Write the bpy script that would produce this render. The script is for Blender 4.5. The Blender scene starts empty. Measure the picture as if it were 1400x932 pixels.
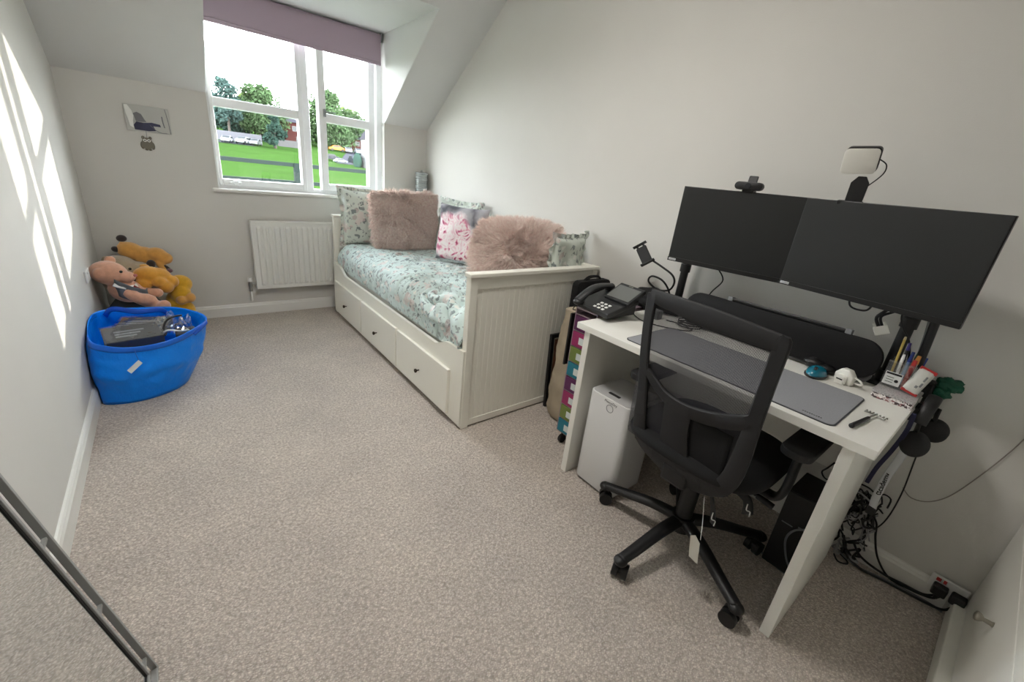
import bpy, bmesh, math, random
from mathutils import Vector, Matrix, Euler, noise
PI = math.pi
C = bpy.context.scene.collection
rnd = random.Random(7)

# ------------------------------------------------------------------ helpers
def lin(c):
    def f(v):
        v /= 255.0
        return v / 12.92 if v <= 0.04045 else ((v + 0.055) / 1.055) ** 2.4
    return (f(c[0]), f(c[1]), f(c[2]), 1.0)

def new_mat(name):
    m = bpy.data.materials.new(name); m.use_nodes = True
    nt = m.node_tree; b = nt.nodes['Principled BSDF']
    return m, nt, b

def mat(name, rgb, rough=0.5, metal=0.0, spec=0.5, bump=0.0, bscale=200.0, var=0.0, vscale=8.0, sheen=0.0, coat=0.0):
    m, nt, b = new_mat(name)
    col = lin(rgb)
    b.inputs['Base Color'].default_value = col
    b.inputs['Roughness'].default_value = rough
    b.inputs['Metallic'].default_value = metal
    b.inputs['Specular IOR Level'].default_value = spec
    if sheen:
        b.inputs['Sheen Weight'].default_value = sheen
    if coat:
        b.inputs['Coat Weight'].default_value = coat
    tc = nt.nodes.new('ShaderNodeTexCoord')
    if bump:
        n = nt.nodes.new('ShaderNodeTexNoise'); n.inputs['Scale'].default_value = bscale
        n.inputs['Detail'].default_value = 3
        nt.links.new(tc.outputs['Object'], n.inputs['Vector'])
        bp = nt.nodes.new('ShaderNodeBump'); bp.inputs['Strength'].default_value = bump
        bp.inputs['Distance'].default_value = 0.002
        nt.links.new(n.outputs['Fac'], bp.inputs['Height'])
        nt.links.new(bp.outputs['Normal'], b.inputs['Normal'])
    if var:
        n2 = nt.nodes.new('ShaderNodeTexNoise'); n2.inputs['Scale'].default_value = vscale
        n2.inputs['Detail'].default_value = 4
        nt.links.new(tc.outputs['Object'], n2.inputs['Vector'])
        r = nt.nodes.new('ShaderNodeValToRGB')
        r.color_ramp.elements[0].position = 0.3; r.color_ramp.elements[1].position = 0.7
        r.color_ramp.elements[0].color = tuple(max(0, c * (1 - var)) for c in col[:3]) + (1,)
        r.color_ramp.elements[1].color = tuple(min(1, c * (1 + var)) for c in col[:3]) + (1,)
        nt.links.new(n2.outputs['Fac'], r.inputs['Fac'])
        nt.links.new(r.outputs['Color'], b.inputs['Base Color'])
    return m

class MB:
    """collects shapes; one MB becomes one mesh object"""
    def __init__(s): s.bm = bmesh.new()
    def box(s, x0, x1, y0, y1, z0, z1, M=None, bev=0.0, seg=2):
        b = bmesh.new(); bmesh.ops.create_cube(b, size=1)
        for v in b.verts:
            v.co = Vector(((v.co.x + .5) * (x1 - x0) + x0, (v.co.y + .5) * (y1 - y0) + y0, (v.co.z + .5) * (z1 - z0) + z0))
        if bev:
            bmesh.ops.bevel(b, geom=b.edges[:], offset=bev, segments=seg, affect='EDGES', profile=.5)
        return s._add(b, M)
    def _add(s, b, M=None, smooth=None):
        if M is not None: bmesh.ops.transform(b, matrix=M, verts=b.verts)
        bmesh.ops.recalc_face_normals(b, faces=b.faces)
        me = bpy.data.meshes.new('t'); b.to_mesh(me); b.free()
        if smooth is not None:
            for p in me.polygons: p.use_smooth = smooth
        s.bm.from_mesh(me); bpy.data.meshes.remove(me)
        return s
    def cyl(s, p0, p1, r, r2=None, n=20, cap=True):
        p0 = Vector(p0); p1 = Vector(p1); d = p1 - p0
        b = bmesh.new()
        bmesh.ops.create_cone(b, cap_ends=cap, segments=n, radius1=r, radius2=r if r2 is None else r2, depth=d.length)
        M = Matrix.Translation((p0 + p1) / 2) @ d.to_track_quat('Z', 'Y').to_matrix().to_4x4()
        return s._add(b, M)
    def sph(s, c, r, M=None, seg=20, ring=12):
        b = bmesh.new(); bmesh.ops.create_uvsphere(b, u_segments=seg, v_segments=ring, radius=1)
        if not hasattr(r, '__len__'): r = (r, r, r)
        T = Matrix.Translation(c) @ (M.to_4x4() if M is not None else Matrix()) @ Matrix.Diagonal((r[0], r[1], r[2], 1))
        return s._add(b, T, True)
    def tube(s, pts, r, n=8, smooth=True, res=6, flat=None):
        P = [Vector(p) for p in pts]
        if smooth and len(P) > 2:
            Q = []
            for i in range(len(P) - 1):
                a = P[max(i - 1, 0)]; b_ = P[i]; c = P[i + 1]; d = P[min(i + 2, len(P) - 1)]
                for k in range(res):
                    t = k / res
                    Q.append(.5 * ((2 * b_) + (c - a) * t + (2 * a - 5 * b_ + 4 * c - d) * t * t + (3 * b_ - a - 3 * c + d) * t ** 3))
            Q.append(P[-1]); P = Q
        b = bmesh.new(); rings = []
        up = Vector((0, 0, 1)); prev = None
        for i, p in enumerate(P):
            t = (P[min(i + 1, len(P) - 1)] - P[max(i - 1, 0)])
            if t.length < 1e-9: t = Vector((0, 0, 1))
            t.normalize()
            if prev is None:
                u = t.orthogonal().normalized() if flat is None else (Vector(flat) - t * Vector(flat).dot(t)).normalized()
            else:
                u = (prev - t * prev.dot(t))
                u = u.normalized() if u.length > 1e-6 else t.orthogonal().normalized()
            prev = u; w = t.cross(u)
            rr = r(i / (len(P) - 1)) if callable(r) else r
            ra, rb = rr if hasattr(rr, '__len__') else (rr, rr)
            rings.append([b.verts.new(p + u * math.cos(2 * PI * k / n) * ra + w * math.sin(2 * PI * k / n) * rb) for k in range(n)])
        for i in range(len(rings) - 1):
            for k in range(n):
                b.faces.new((rings[i][k], rings[i][(k + 1) % n], rings[i + 1][(k + 1) % n], rings[i + 1][k]))
        b.faces.new(rings[0][::-1]); b.faces.new(rings[-1])
        return s._add(b, None, True)
    def prism(s, poly, axis, a0, a1, M=None, bev=0.0):
        """poly: 2D points in the plane perpendicular to axis"""
        b = bmesh.new()
        def mk(p, a):
            if axis == 0: return (a, p[0], p[1])
            if axis == 1: return (p[0], a, p[1])
            return (p[0], p[1], a)
        v0 = [b.verts.new(mk(p, a0)) for p in poly]; v1 = [b.verts.new(mk(p, a1)) for p in poly]
        n = len(poly)
        b.faces.new(v0[::-1]); b.faces.new(v1)
        for i in range(n): b.faces.new((v0[i], v0[(i + 1) % n], v1[(i + 1) % n], v1[i]))
        if bev:
            bmesh.ops.recalc_face_normals(b, faces=b.faces)
            bmesh.ops.bevel(b, geom=[e for e in b.edges], offset=bev, segments=2, affect='EDGES', profile=.5)
        return s._add(b, M)
    def lathe(s, prof, c=(0, 0, 0), n=28, M=None):
        b = bmesh.new(); rings = []
        for (r, z) in prof:
            rings.append([b.verts.new((r * math.cos(2 * PI * k / n), r * math.sin(2 * PI * k / n), z)) for k in range(n)])
        for i in range(len(rings) - 1):
            for k in range(n):
                b.faces.new((rings[i][k], rings[i][(k + 1) % n], rings[i + 1][(k + 1) % n], rings[i + 1][k]))
        b.faces.new(rings[0][::-1]); b.faces.new(rings[-1])
        T = Matrix.Translation(c)
        return s._add(b, T @ M if M is not None else T, True)
    def grid(s, fn, nu, nv, close_u=False, M=None, smooth=True):
        b = bmesh.new()
        V = [[b.verts.new(fn(i / nu, j / nv)) for j in range(nv + 1)] for i in range(nu + (0 if close_u else 1))]
        N = len(V)
        for i in range(nu):
            for j in range(nv):
                b.faces.new((V[i][j], V[(i + 1) % N][j], V[(i + 1) % N][j + 1], V[i][j + 1]))
        if M is not None: bmesh.ops.transform(b, matrix=M, verts=b.verts)
        me = bpy.data.meshes.new('t'); b.to_mesh(me); b.free()
        for p in me.polygons: p.use_smooth = smooth
        s.bm.from_mesh(me); bpy.data.meshes.remove(me)
        return s

ROOTM = {}
def rootmat(o):
    while o is not None and o.name not in ROOTM: o = o.parent
    return ROOTM[o.name] if o is not None else Matrix()

def obj(name, mb, material, parent=None, local=False, smooth_angle=None, mods=None, label=None):
    """links one MB as one mesh object; coordinates are world unless local"""
    me = bpy.data.meshes.new(name)
    if parent is not None and not local:
        bmesh.ops.transform(mb.bm, matrix=rootmat(parent).inverted(), verts=mb.bm.verts)
    mb.bm.to_mesh(me); mb.bm.free()
    o = bpy.data.objects.new(name, me); C.objects.link(o)
    if isinstance(material, (list, tuple)):
        for m in material: me.materials.append(m)
    else: me.materials.append(material)
    if parent is not None: o.parent = parent
    if smooth_angle is not None:
        for p in me.polygons: p.use_smooth = True
        me.set_sharp_from_angle(angle=math.radians(smooth_angle))
    for k in (mods or []):
        md = o.modifiers.new(k[0], k[0])
        for a, v in k[1].items(): setattr(md, a, v)
    if label: o['label'] = label
    return o

def thing(name, label, cat, loc=(0, 0, 0), rz=0.0, group=None):
    o = bpy.data.objects.new(name, None); C.objects.link(o)
    o.location = loc; o.rotation_euler = (0, 0, rz); o.empty_display_size = .05
    o['label'] = label; o['category'] = cat
    if group: o['group'] = group
    ROOTM[o.name] = Matrix.Translation(loc) @ Matrix.Rotation(rz, 4, 'Z')
    return o
def tag(o, label, cat, group=None, kind=None):
    o['label'] = label; o['category'] = cat
    if group: o['group'] = group
    if kind: o['kind'] = kind
    return o
def struct(name, mb, m, parent=None, **k):
    o = obj(name, mb, m, parent, **k)
    if parent is None: o['kind'] = 'structure'
    return o

def text_mb(body, size, M, extr=.0004, bold=0.0):
    cu = bpy.data.curves.new('txt', 'FONT'); cu.body = body; cu.size = size; cu.extrude = extr; cu.offset = bold
    cu.align_x = 'CENTER'; cu.align_y = 'CENTER'
    o = bpy.data.objects.new('txt', cu); C.objects.link(o)
    dg = bpy.context.evaluated_depsgraph_get(); dg.update()
    me = bpy.data.meshes.new_from_object(o.evaluated_get(dg))
    mb = MB(); me.transform(M); mb.bm.from_mesh(me)
    bpy.data.objects.remove(o); bpy.data.curves.remove(cu); bpy.data.meshes.remove(me)
    return mb

def frame_axes(c, xa, ya):
    """matrix whose local x,y axes are xa,ya at point c"""
    xa = Vector(xa).normalized(); ya = Vector(ya); ya = (ya - xa * ya.dot(xa)).normalized(); za = xa.cross(ya)
    return Matrix(((xa.x, ya.x, za.x, c[0]), (xa.y, ya.y, za.y, c[1]), (xa.z, ya.z, za.z, c[2]), (0, 0, 0, 1)))

def rrect(x0, x1, y0, y1, r, n=6):
    P = []
    for cx, cy, a in ((x1 - r, y1 - r, 0), (x0 + r, y1 - r, 90), (x0 + r, y0 + r, 180), (x1 - r, y0 + r, 270)):
        for k in range(n + 1):
            t = math.radians(a + 90 * k / n); P.append((cx + r * math.cos(t), cy + r * math.sin(t)))
    return P

# ------------------------------------------------------------------ calibration of the room (metres)
XL, XR, YW = -0.414, 1.931, 3.788
KH, SL = 1.5724, 1.418
XC0, XC1, AZ = 0.30, 1.534, 2.213
CAMH = 1.2492
ZC = 2.36
YC = YW - SL * (ZC - KH)
YA = YW - SL * (AZ - KH)
YN = -1.0

# ------------------------------------------------------------------ camera
yaw, pitch, roll = 0.7027, -0.358, 0.1108
F = Vector((math.sin(yaw) * math.cos(pitch), math.cos(yaw) * math.cos(pitch), math.sin(pitch)))
Rt = F.cross(Vector((0, 0, 1))).normalized(); U = Rt.cross(F)
r_ = Rt * math.cos(roll) + U * math.sin(roll); u_ = -Rt * math.sin(roll) + U * math.cos(roll)
cam = bpy.data.cameras.new('camera'); co = bpy.data.objects.new('camera', cam); C.objects.link(co)
co.matrix_world = Matrix(((r_.x, u_.x, -F.x, 0), (r_.y, u_.y, -F.y, 0), (r_.z, u_.z, -F.z, CAMH), (0, 0, 0, 1)))
cam.sensor_width = 36; cam.lens = 567.13 / 1400 * 36
cam.shift_x = -0.0002; cam.shift_y = -8.56 / 1400
cam.clip_start = 0.01; cam.clip_end = 500
bpy.context.scene.camera = co

# ------------------------------------------------------------------ materials
def wall_mat(name, rgb):
    m = mat(name, rgb, rough=.85, spec=.25, bump=.25, bscale=260, var=.02, vscale=2.5)
    return m
M_wall = wall_mat('warm_white_paint', (214, 212, 207))
M_ceil = wall_mat('ceiling_paint', (216, 216, 214))
M_trim = mat('white_gloss_trim', (232, 231, 226), rough=.35)
M_upvc = mat('white_window_plastic', (244, 246, 247), rough=.3)

def carpet_mat():
    m, nt, b = new_mat('beige_loop_carpet')
    b.inputs['Roughness'].default_value = .95; b.inputs['Specular IOR Level'].default_value = .1
    b.inputs['Sheen Weight'].default_value = .15
    tc = nt.nodes.new('ShaderNodeTexCoord')
    w = nt.nodes.new('ShaderNodeTexNoise'); w.inputs['Scale'].default_value = 30; w.inputs['Detail'].default_value = 2
    nt.links.new(tc.outputs['Object'], w.inputs['Vector'])
    ad = nt.nodes.new('ShaderNodeVectorMath'); ad.operation = 'MULTIPLY_ADD'
    nt.links.new(w.outputs['Color'], ad.inputs[0]); ad.inputs[1].default_value = (.012, .012, 0)
    nt.links.new(tc.outputs['Object'], ad.inputs[2])
    mp = nt.nodes.new('ShaderNodeMapping'); mp.inputs['Rotation'].default_value = (0, 0, .6); mp.inputs['Scale'].default_value = (1, 1.6, 1)
    nt.links.new(ad.outputs[0], mp.inputs['Vector'])
    v = nt.nodes.new('ShaderNodeTexVoronoi'); v.inputs['Scale'].default_value = 135; v.inputs['Randomness'].default_value = .75
    nt.links.new(mp.outputs['Vector'], v.inputs['Vector'])
    n = nt.nodes.new('ShaderNodeTexNoise'); n.inputs['Scale'].default_value = 3.2; n.inputs['Detail'].default_value = 5; n.inputs['Roughness'].default_value = .65
    nt.links.new(tc.outputs['Object'], n.inputs['Vector'])
    n3 = nt.nodes.new('ShaderNodeTexNoise'); n3.inputs['Scale'].default_value = 90; n3.inputs['Detail'].default_value = 2
    nt.links.new(tc.outputs['Object'], n3.inputs['Vector'])
    r1 = nt.nodes.new('ShaderNodeValToRGB'); e = r1.color_ramp.elements
    e[0].position = .05; e[0].color = lin((234, 225, 217)); e[1].position = .62; e[1].color = lin((190, 180, 171))
    nt.links.new(v.outputs['Distance'], r1.inputs['Fac'])
    r2 = nt.nodes.new('ShaderNodeValToRGB'); e = r2.color_ramp.elements
    e[0].position = .3; e[0].color = (.87, .87, .87, 1); e[1].position = .7; e[1].color = (1.08, 1.07, 1.05, 1)
    nt.links.new(n.outputs['Fac'], r2.inputs['Fac'])
    r3 = nt.nodes.new('ShaderNodeValToRGB'); e = r3.color_ramp.elements
    e[0].position = .3; e[0].color = (.75, .74, .73, 1); e[1].position = .7; e[1].color = (1.15, 1.15, 1.15, 1)
    nt.links.new(n3.outputs['Fac'], r3.inputs['Fac'])
    mx = nt.nodes.new('ShaderNodeMix'); mx.data_type = 'RGBA'; mx.blend_type = 'MULTIPLY'; mx.inputs[0].default_value = 1
    nt.links.new(r1.outputs[0], mx.inputs[6]); nt.links.new(r2.outputs[0], mx.inputs[7])
    mx2 = nt.nodes.new('ShaderNodeMix'); mx2.data_type = 'RGBA'; mx2.blend_type = 'MULTIPLY'; mx2.inputs[0].default_value = 1
    nt.links.new(mx.outputs[2], mx2.inputs[6]); nt.links.new(r3.outputs[0], mx2.inputs[7])
    nt.links.new(mx2.outputs[2], b.inputs['Base Color'])
    bp = nt.nodes.new('ShaderNodeBump'); bp.inputs['Strength'].default_value = .8; bp.inputs['Distance'].default_value = .005; bp.invert = True
    nt.links.new(v.outputs['Distance'], bp.inputs['Height']); nt.links.new(bp.outputs['Normal'], b.inputs['Normal'])
    return m
M_carpet = carpet_mat()

def glass_mat(name, refl=.06, tint=(1, 1, 1)):
    m = bpy.data.materials.new(name); m.use_nodes = True; nt = m.node_tree; nt.nodes.clear()
    o = nt.nodes.new('ShaderNodeOutputMaterial'); t = nt.nodes.new('ShaderNodeBsdfTransparent'); g = nt.nodes.new('ShaderNodeBsdfGlossy')
    t.inputs[0].default_value = tint + (1,); g.inputs['Roughness'].default_value = .02
    x = nt.nodes.new('ShaderNodeMixShader'); x.inputs[0].default_value = refl
    nt.links.new(t.outputs[0], x.inputs[1]); nt.links.new(g.outputs[0], x.inputs[2]); nt.links.new(x.outputs[0], o.inputs[0])
    return m
M_glass = glass_mat('window_glass', .05, (.96, .98, .97))
M_acryl = glass_mat('clear_acrylic', .14, (.93, .94, .94))
M_film = glass_mat('clear_plastic_film', .28, (.86, .88, .9))

def floral_mat(name, base, dens=1.0, scale=19.0):
    """printed cotton: scattered leaves and blossoms"""
    m, nt, b = new_mat(name)
    b.inputs['Roughness'].default_value = .85; b.inputs['Specular IOR Level'].default_value = .2
    b.inputs['Sheen Weight'].default_value = .2
    tc = nt.nodes.new('ShaderNodeTexCoord')
    wn = nt.nodes.new('ShaderNodeTexNoise'); wn.inputs['Scale'].default_value = 26; wn.inputs['Detail'].default_value = 2
    nt.links.new(tc.outputs['Object'], wn.inputs['Vector'])
    cur = None
    layers = [(scale, (.055), (72, 84, 92), .36 * dens, (1, 2.1, 1), .7, 0),
              (scale * 1.25, (.05), (120, 128, 130), .40 * dens, (2.2, 1, 1.4), .6, 3),
              (scale * .55, (.10), (222, 204, 200), .36 * dens, (1, 1, 1), .6, 7),
              (scale * .62, (.05), (164, 136, 136), .26 * dens, (1, 1.3, 1), .5, 11),
              (scale * .9, (.04), (232, 232, 226), .30 * dens, (1, 1, 1.3), .9, 17),
              (scale * 1.1, (.05), (48, 56, 66), .25 * dens, (1.8, 1, 1), .5, 23)]
    prev = None
    for sc, wob, colr, th, st, strength, off in layers:
        ad = nt.nodes.new('ShaderNodeVectorMath'); ad.operation = 'MULTIPLY_ADD'
        nt.links.new(wn.outputs['Color'], ad.inputs[0]); ad.inputs[1].default_value = (wob, wob, wob)
        nt.links.new(tc.outputs['Object'], ad.inputs[2])
        mp = nt.nodes.new('ShaderNodeMapping'); mp.inputs['Scale'].default_value = st
        mp.inputs['Location'].default_value = (off * .37, off * .71, off * .13); mp.inputs['Rotation'].default_value = (off * .2, off * .13, off * .4)
        nt.links.new(ad.outputs[0], mp.inputs['Vector'])
        v = nt.nodes.new('ShaderNodeTexVoronoi'); v.inputs['Scale'].default_value = sc
        nt.links.new(mp.outputs[0], v.inputs['Vector'])
        # keep some cells only
        sp = nt.nodes.new('ShaderNodeSeparateColor'); nt.links.new(v.outputs['Color'], sp.inputs[0])
        gt = nt.nodes.new('ShaderNodeMath'); gt.operation = 'GREATER_THAN'; gt.inputs[1].default_value = .42
        nt.links.new(sp.outputs[0], gt.inputs[0])
        lt = nt.nodes.new('ShaderNodeMapRange'); lt.inputs[1].default_value = th; lt.inputs[2].default_value = th * .75
        lt.inputs[3].default_value = 0; lt.inputs[4].default_value = strength
        nt.links.new(v.outputs['Distance'], lt.inputs[0])
        mu = nt.nodes.new('ShaderNodeMath'); mu.operation = 'MULTIPLY'
        nt.links.new(gt.outputs[0], mu.inputs[0]); nt.links.new(lt.outputs[0], mu.inputs[1])
        mx = nt.nodes.new('ShaderNodeMix'); mx.data_type = 'RGBA'
        nt.links.new(mu.outputs[0], mx.inputs[0])
        if prev is None: mx.inputs[6].default_value = lin(base)
        else: nt.links.new(prev, mx.inputs[6])
        mx.inputs[7].default_value = lin(colr); prev = mx.outputs[2]
    nt.links.new(prev, b.inputs['Base Color'])
    return m
M_duvet = floral_mat('mint_floral_cotton', (206, 222, 219))
M_floral = floral_mat('pale_floral_cotton', (205, 212, 203), 1.0, 18)

def peony_mat():
    """white and grey print with one large pink bloom low on the left of the face"""
    m, nt, b = new_mat('peony_print_cotton')
    b.inputs['Roughness'].default_value = .8
    tc = nt.nodes.new('ShaderNodeTexCoord')
    n = nt.nodes.new('ShaderNodeTexNoise'); n.inputs['Scale'].default_value = 7; n.inputs['Detail'].default_value = 3
    nt.links.new(tc.outputs['Object'], n.inputs['Vector'])
    ad = nt.nodes.new('ShaderNodeVectorMath'); ad.operation = 'MULTIPLY_ADD'; ad.inputs[1].default_value = (.16, .16, .16)
    nt.links.new(n.outputs['Color'], ad.inputs[0]); nt.links.new(tc.outputs['Object'], ad.inputs[2])
    v = nt.nodes.new('ShaderNodeTexVoronoi'); v.inputs['Scale'].default_value = 15; nt.links.new(ad.outputs[0], v.inputs['Vector'])
    pet = nt.nodes.new('ShaderNodeValToRGB'); e = pet.color_ramp.elements
    e[0].position = .0; e[0].color = lin((250, 240, 240)); e[1].position = .95; e[1].color = lin((150, 40, 84))
    k = e.new(.52); k.color = lin((246, 228, 232)); k = e.new(.70); k.color = lin((232, 170, 190)); k = e.new(.85); k.color = lin((206, 108, 142))
    pn = nt.nodes.new('ShaderNodeTexNoise'); pn.inputs['Scale'].default_value = 8; pn.inputs['Detail'].default_value = 1.5; pn.inputs['Distortion'].default_value = 2.6
    nt.links.new(tc.outputs['Object'], pn.inputs['Vector'])
    while len(pet.color_ramp.elements) > 2: pet.color_ramp.elements.remove(pet.color_ramp.elements[1])
    e = pet.color_ramp.elements; e[0].position = .30; e[0].color = lin((168, 58, 96)); e[1].position = .74; e[1].color = lin((200, 110, 140))
    for p_, c_ in ((.37, (226, 140, 168)), (.44, (248, 226, 230)), (.52, (250, 242, 240)), (.58, (240, 200, 210)), (.63, (250, 240, 240))):
        k = e.new(p_); k.color = lin(c_)
    nt.links.new(pn.outputs['Fac'], pet.inputs['Fac'])
    # distance from bloom centre
    sub = nt.nodes.new('ShaderNodeVectorMath'); sub.operation = 'DISTANCE'; sub.inputs[1].default_value = (.03, 0, .03)
    nt.links.new(ad.outputs[0], sub.inputs[0])
    mr = nt.nodes.new('ShaderNodeMapRange'); mr.inputs[1].default_value = .215; mr.inputs[2].default_value = .18
    mr.inputs[3].default_value = 0; mr.inputs[4].default_value = 1
    nt.links.new(sub.outputs['Value'], mr.inputs[0])
    w = nt.nodes.new('ShaderNodeTexVoronoi'); w.inputs['Scale'].default_value = 6; nt.links.new(ad.outputs[0], w.inputs['Vector'])
    bg = nt.nodes.new('ShaderNodeValToRGB'); e = bg.color_ramp.elements
    e[0].position = .1; e[0].color = lin((196, 194, 198)); e[1].position = .75; e[1].color = lin((92, 92, 100))
    k = e.new(.5); k.color = lin((168, 166, 172))
    nt.links.new(w.outputs['Distance'], bg.inputs['Fac'])
    mx = nt.nodes.new('ShaderNodeMix'); mx.data_type = 'RGBA'
    nt.links.new(mr.outputs[0], mx.inputs[0]); nt.links.new(bg.outputs[0], mx.inputs[6]); nt.links.new(pet.outputs[0], mx.inputs[7])
    nt.links.new(mx.outputs[2], b.inputs['Base Color'])
    return m
M_peony = peony_mat()

M_bedwhite = mat('cream_white_wood', (240, 238, 227), rough=.42, bump=.05, bscale=60)
M_fur = mat('pink_faux_fur', (255, 223, 214), rough=.75, sheen=.5, var=.22, vscale=70)
M_black = mat('black_plastic', (15, 15, 17), rough=.45, bump=.05)
M_blackmat = mat('matt_black_plastic', (20, 20, 22), rough=.65)
M_dkfabric = mat('black_fabric', (13, 13, 15), rough=.9, bump=.5, bscale=600)
M_screen = mat('dark_screen', (26, 28, 29), rough=.38, spec=.5)
M_bezel = mat('monitor_bezel', (18, 18, 19), rough=.4)
M_desk = mat('white_desk_laminate', (240, 239, 232), rough=.4)
M_chrome = mat('brushed_steel', (170, 170, 165), rough=.3, metal=1)
M_white = mat('white_plastic', (232, 232, 230), rough=.4)
M_grey = mat('grey_plastic', (120, 122, 124), rough=.5)
M_rad = mat('radiator_enamel', (230, 230, 226), rough=.3)

def mesh_fabric():
    """open weave: holes between threads"""
    m = bpy.data.materials.new('open_mesh_fabric'); m.use_nodes = True; nt = m.node_tree
    b = nt.nodes['Principled BSDF']; b.inputs['Base Color'].default_value = lin((52, 52, 58)); b.inputs['Roughness'].default_value = .8
    o = nt.nodes['Material Output']
    tc = nt.nodes.new('ShaderNodeTexCoord')
    v = nt.nodes.new('ShaderNodeTexVoronoi'); v.inputs['Scale'].default_value = 420; v.inputs['Randomness'].default_value = 0
    v.voronoi_dimensions = '2D'; sx_ = nt.nodes.new('ShaderNodeSeparateXYZ'); cx_ = nt.nodes.new('ShaderNodeCombineXYZ')
    nt.links.new(tc.outputs['Object'], sx_.inputs[0]); nt.links.new(sx_.outputs[1], cx_.inputs[0]); nt.links.new(sx_.outputs[2], cx_.inputs[1])
    nt.links.new(cx_.outputs[0], v.inputs['Vector'])
    lt = nt.nodes.new('ShaderNodeMath'); lt.operation = 'LESS_THAN'; lt.inputs[1].default_value = .34
    nt.links.new(v.outputs['Distance'], lt.inputs[0])
    t = nt.nodes.new('ShaderNodeBsdfTransparent'); x = nt.nodes.new('ShaderNodeMixShader')
    nt.links.new(lt.outputs[0], x.inputs[0]); nt.links.new(b.outputs[0], x.inputs[1]); nt.links.new(t.outputs[0], x.inputs[2])
    nt.links.new(x.outputs[0], o.inputs[0])
    return m
M_mesh = mesh_fabric()

# ------------------------------------------------------------------ room shell
struct('floor', MB().box(XL - .15, XR + .15, YN - .15, 4.05, -.2, 0), M_carpet)
struct('wall_left', MB().box(XL - .15, XL, YN - .15, 4.05, 0, 2.55), M_wall)
struct('wall_right', MB().box(XR, XR + .15, YN - .15, 4.05, 0, 2.55), M_wall)
struct('wall_near', MB().box(XL, XR, YN - .15, YN, 0, ZC), M_wall)
SZ = .945
w = MB()
w.box(XL, XR, YW, 4.0, 0, SZ)
w.box(XL, XC0, YW, 4.0, SZ, KH)
w.box(XC1, XR, YW, 4.0, SZ, KH)
struct('wall_window', w, M_wall)
# sloping ceiling in three strips round the dormer, flat ceiling and dormer ceiling
def slope(mb, x0, x1, y0, y1):
    z = lambda y: KH + (YW - y) / SL
    mb.prism([(y0, z(y0)), (y1, z(y1)), (y1, z(y1) + .16), (y0, z(y0) + .16)], 0, x0, x1)
s = MB()
slope(s, XL, XC0, YC, 4.0); slope(s, XC1, XR, YC, 4.0); slope(s, XC0, XC1, YC, YA)
s.box(XL, XR, YN, YC, ZC, ZC + .15)
s.box(XC0, XC1, YA, 4.0, AZ, AZ + .12)
struct('ceiling', s, M_ceil)
for nm, x0, x1 in (('wall_dormer_left', XC0 - .1, XC0), ('wall_dormer_right', XC1, XC1 + .1)):
    q = MB().prism([(YA + .006, AZ + .003), (YW + .006, KH + .003), (4.0, KH + .003), (4.0, AZ + .1), (YA + .1, AZ + .1)], 0, x0 - (.0015 if x0 > 1 else 0), x1 + (.0015 if x0 < 1 else 0))
    struct(nm, q, M_ceil)

# skirting boards with a rounded upper bead
def skirt(name, p0, p1, nrm, ends=(0, 0)):
    p0 = Vector(p0); p1 = Vector(p1); n = Vector(nrm); d = (p1 - p0)
    L = d.length; d.normalize()
    prof = [(0, 0), (.016, 0), (.016, .070), (.012, .078), (.012, .083), (.007, .090), (0, .092)]
    b = bmesh.new(); A = []; B = []
    for (o, z) in prof:
        A.append(b.verts.new(p0 + n * o + Vector((0, 0, z)))); B.append(b.verts.new(p1 + n * o + Vector((0, 0, z))))
    k = len(prof)
    for i in range(k): b.faces.new((A[i], A[(i + 1) % k], B[(i + 1) % k], B[i]))
    b.faces.new(A); b.faces.new(B[::-1])
    mb = MB(); mb._add(b); return struct(name, mb, M_trim)
skirt('baseboard_left', (XL, YN + .02, 0), (XL, YW - .0, 0), (1, 0, 0))
skirt('baseboard_window', (XL + .017, YW, 0), (XR - .017, YW, 0), (0, -1, 0))
skirt('baseboard_right', (XR, -.205, 0), (XR, YW - .0, 0), (-1, 0, 0))

# ------------------------------------------------------------------ window
wf = thing('window_1', 'white window', 'window', (0.92, 3.87, SZ)); del wf['label']; del wf['category']; wf['kind'] = 'structure'
FY0, FY1 = 3.842, 3.905
f = MB()
f.box(XC0, .318, FY0, FY1, SZ, AZ, bev=.004); f.box(1.488, XC1, FY0, FY1, SZ, AZ, bev=.004)
f.box(.316, 1.49, FY0, FY1, SZ + .005, .998, bev=.004); f.box(.316, 1.49, FY0, FY1, 2.15, AZ, bev=.004)
f.box(.905, .957, FY0, FY1, .99, 2.16, bev=.004)
obj('window_frame', f, M_upvc, wf)
# left casement, shut
c = MB()
for (x0, x1, z0, z1) in ((.314, .338, .985, 2.16), (.872, .908, .985, 2.16), (.336, .874, .985, 1.030), (.336, .874, 2.11, 2.16), (.336, .874, 1.502, 1.562)):
    c.box(x0, x1, FY0 - .012, FY1 - .005, z0, z1, bev=.006)
ls = obj('casement', c, M_upvc, wf)
obj('glass_pane', MB().box(.336, .874, 3.868, 3.872, 1.028, 2.115), M_glass, ls)
h = MB(); h.box(.385, .45, FY0 - .03, FY0 - .01, 1.0, 1.016, bev=.004); h.box(.40, .43, FY0 - .038, FY0 - .012, .992, 1.024, bev=.004)
h.box(.375, .392, FY0 - .03, FY0 - .012, .998, 1.012, bev=.003)
obj('window_catch', h, M_upvc, ls)
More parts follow.
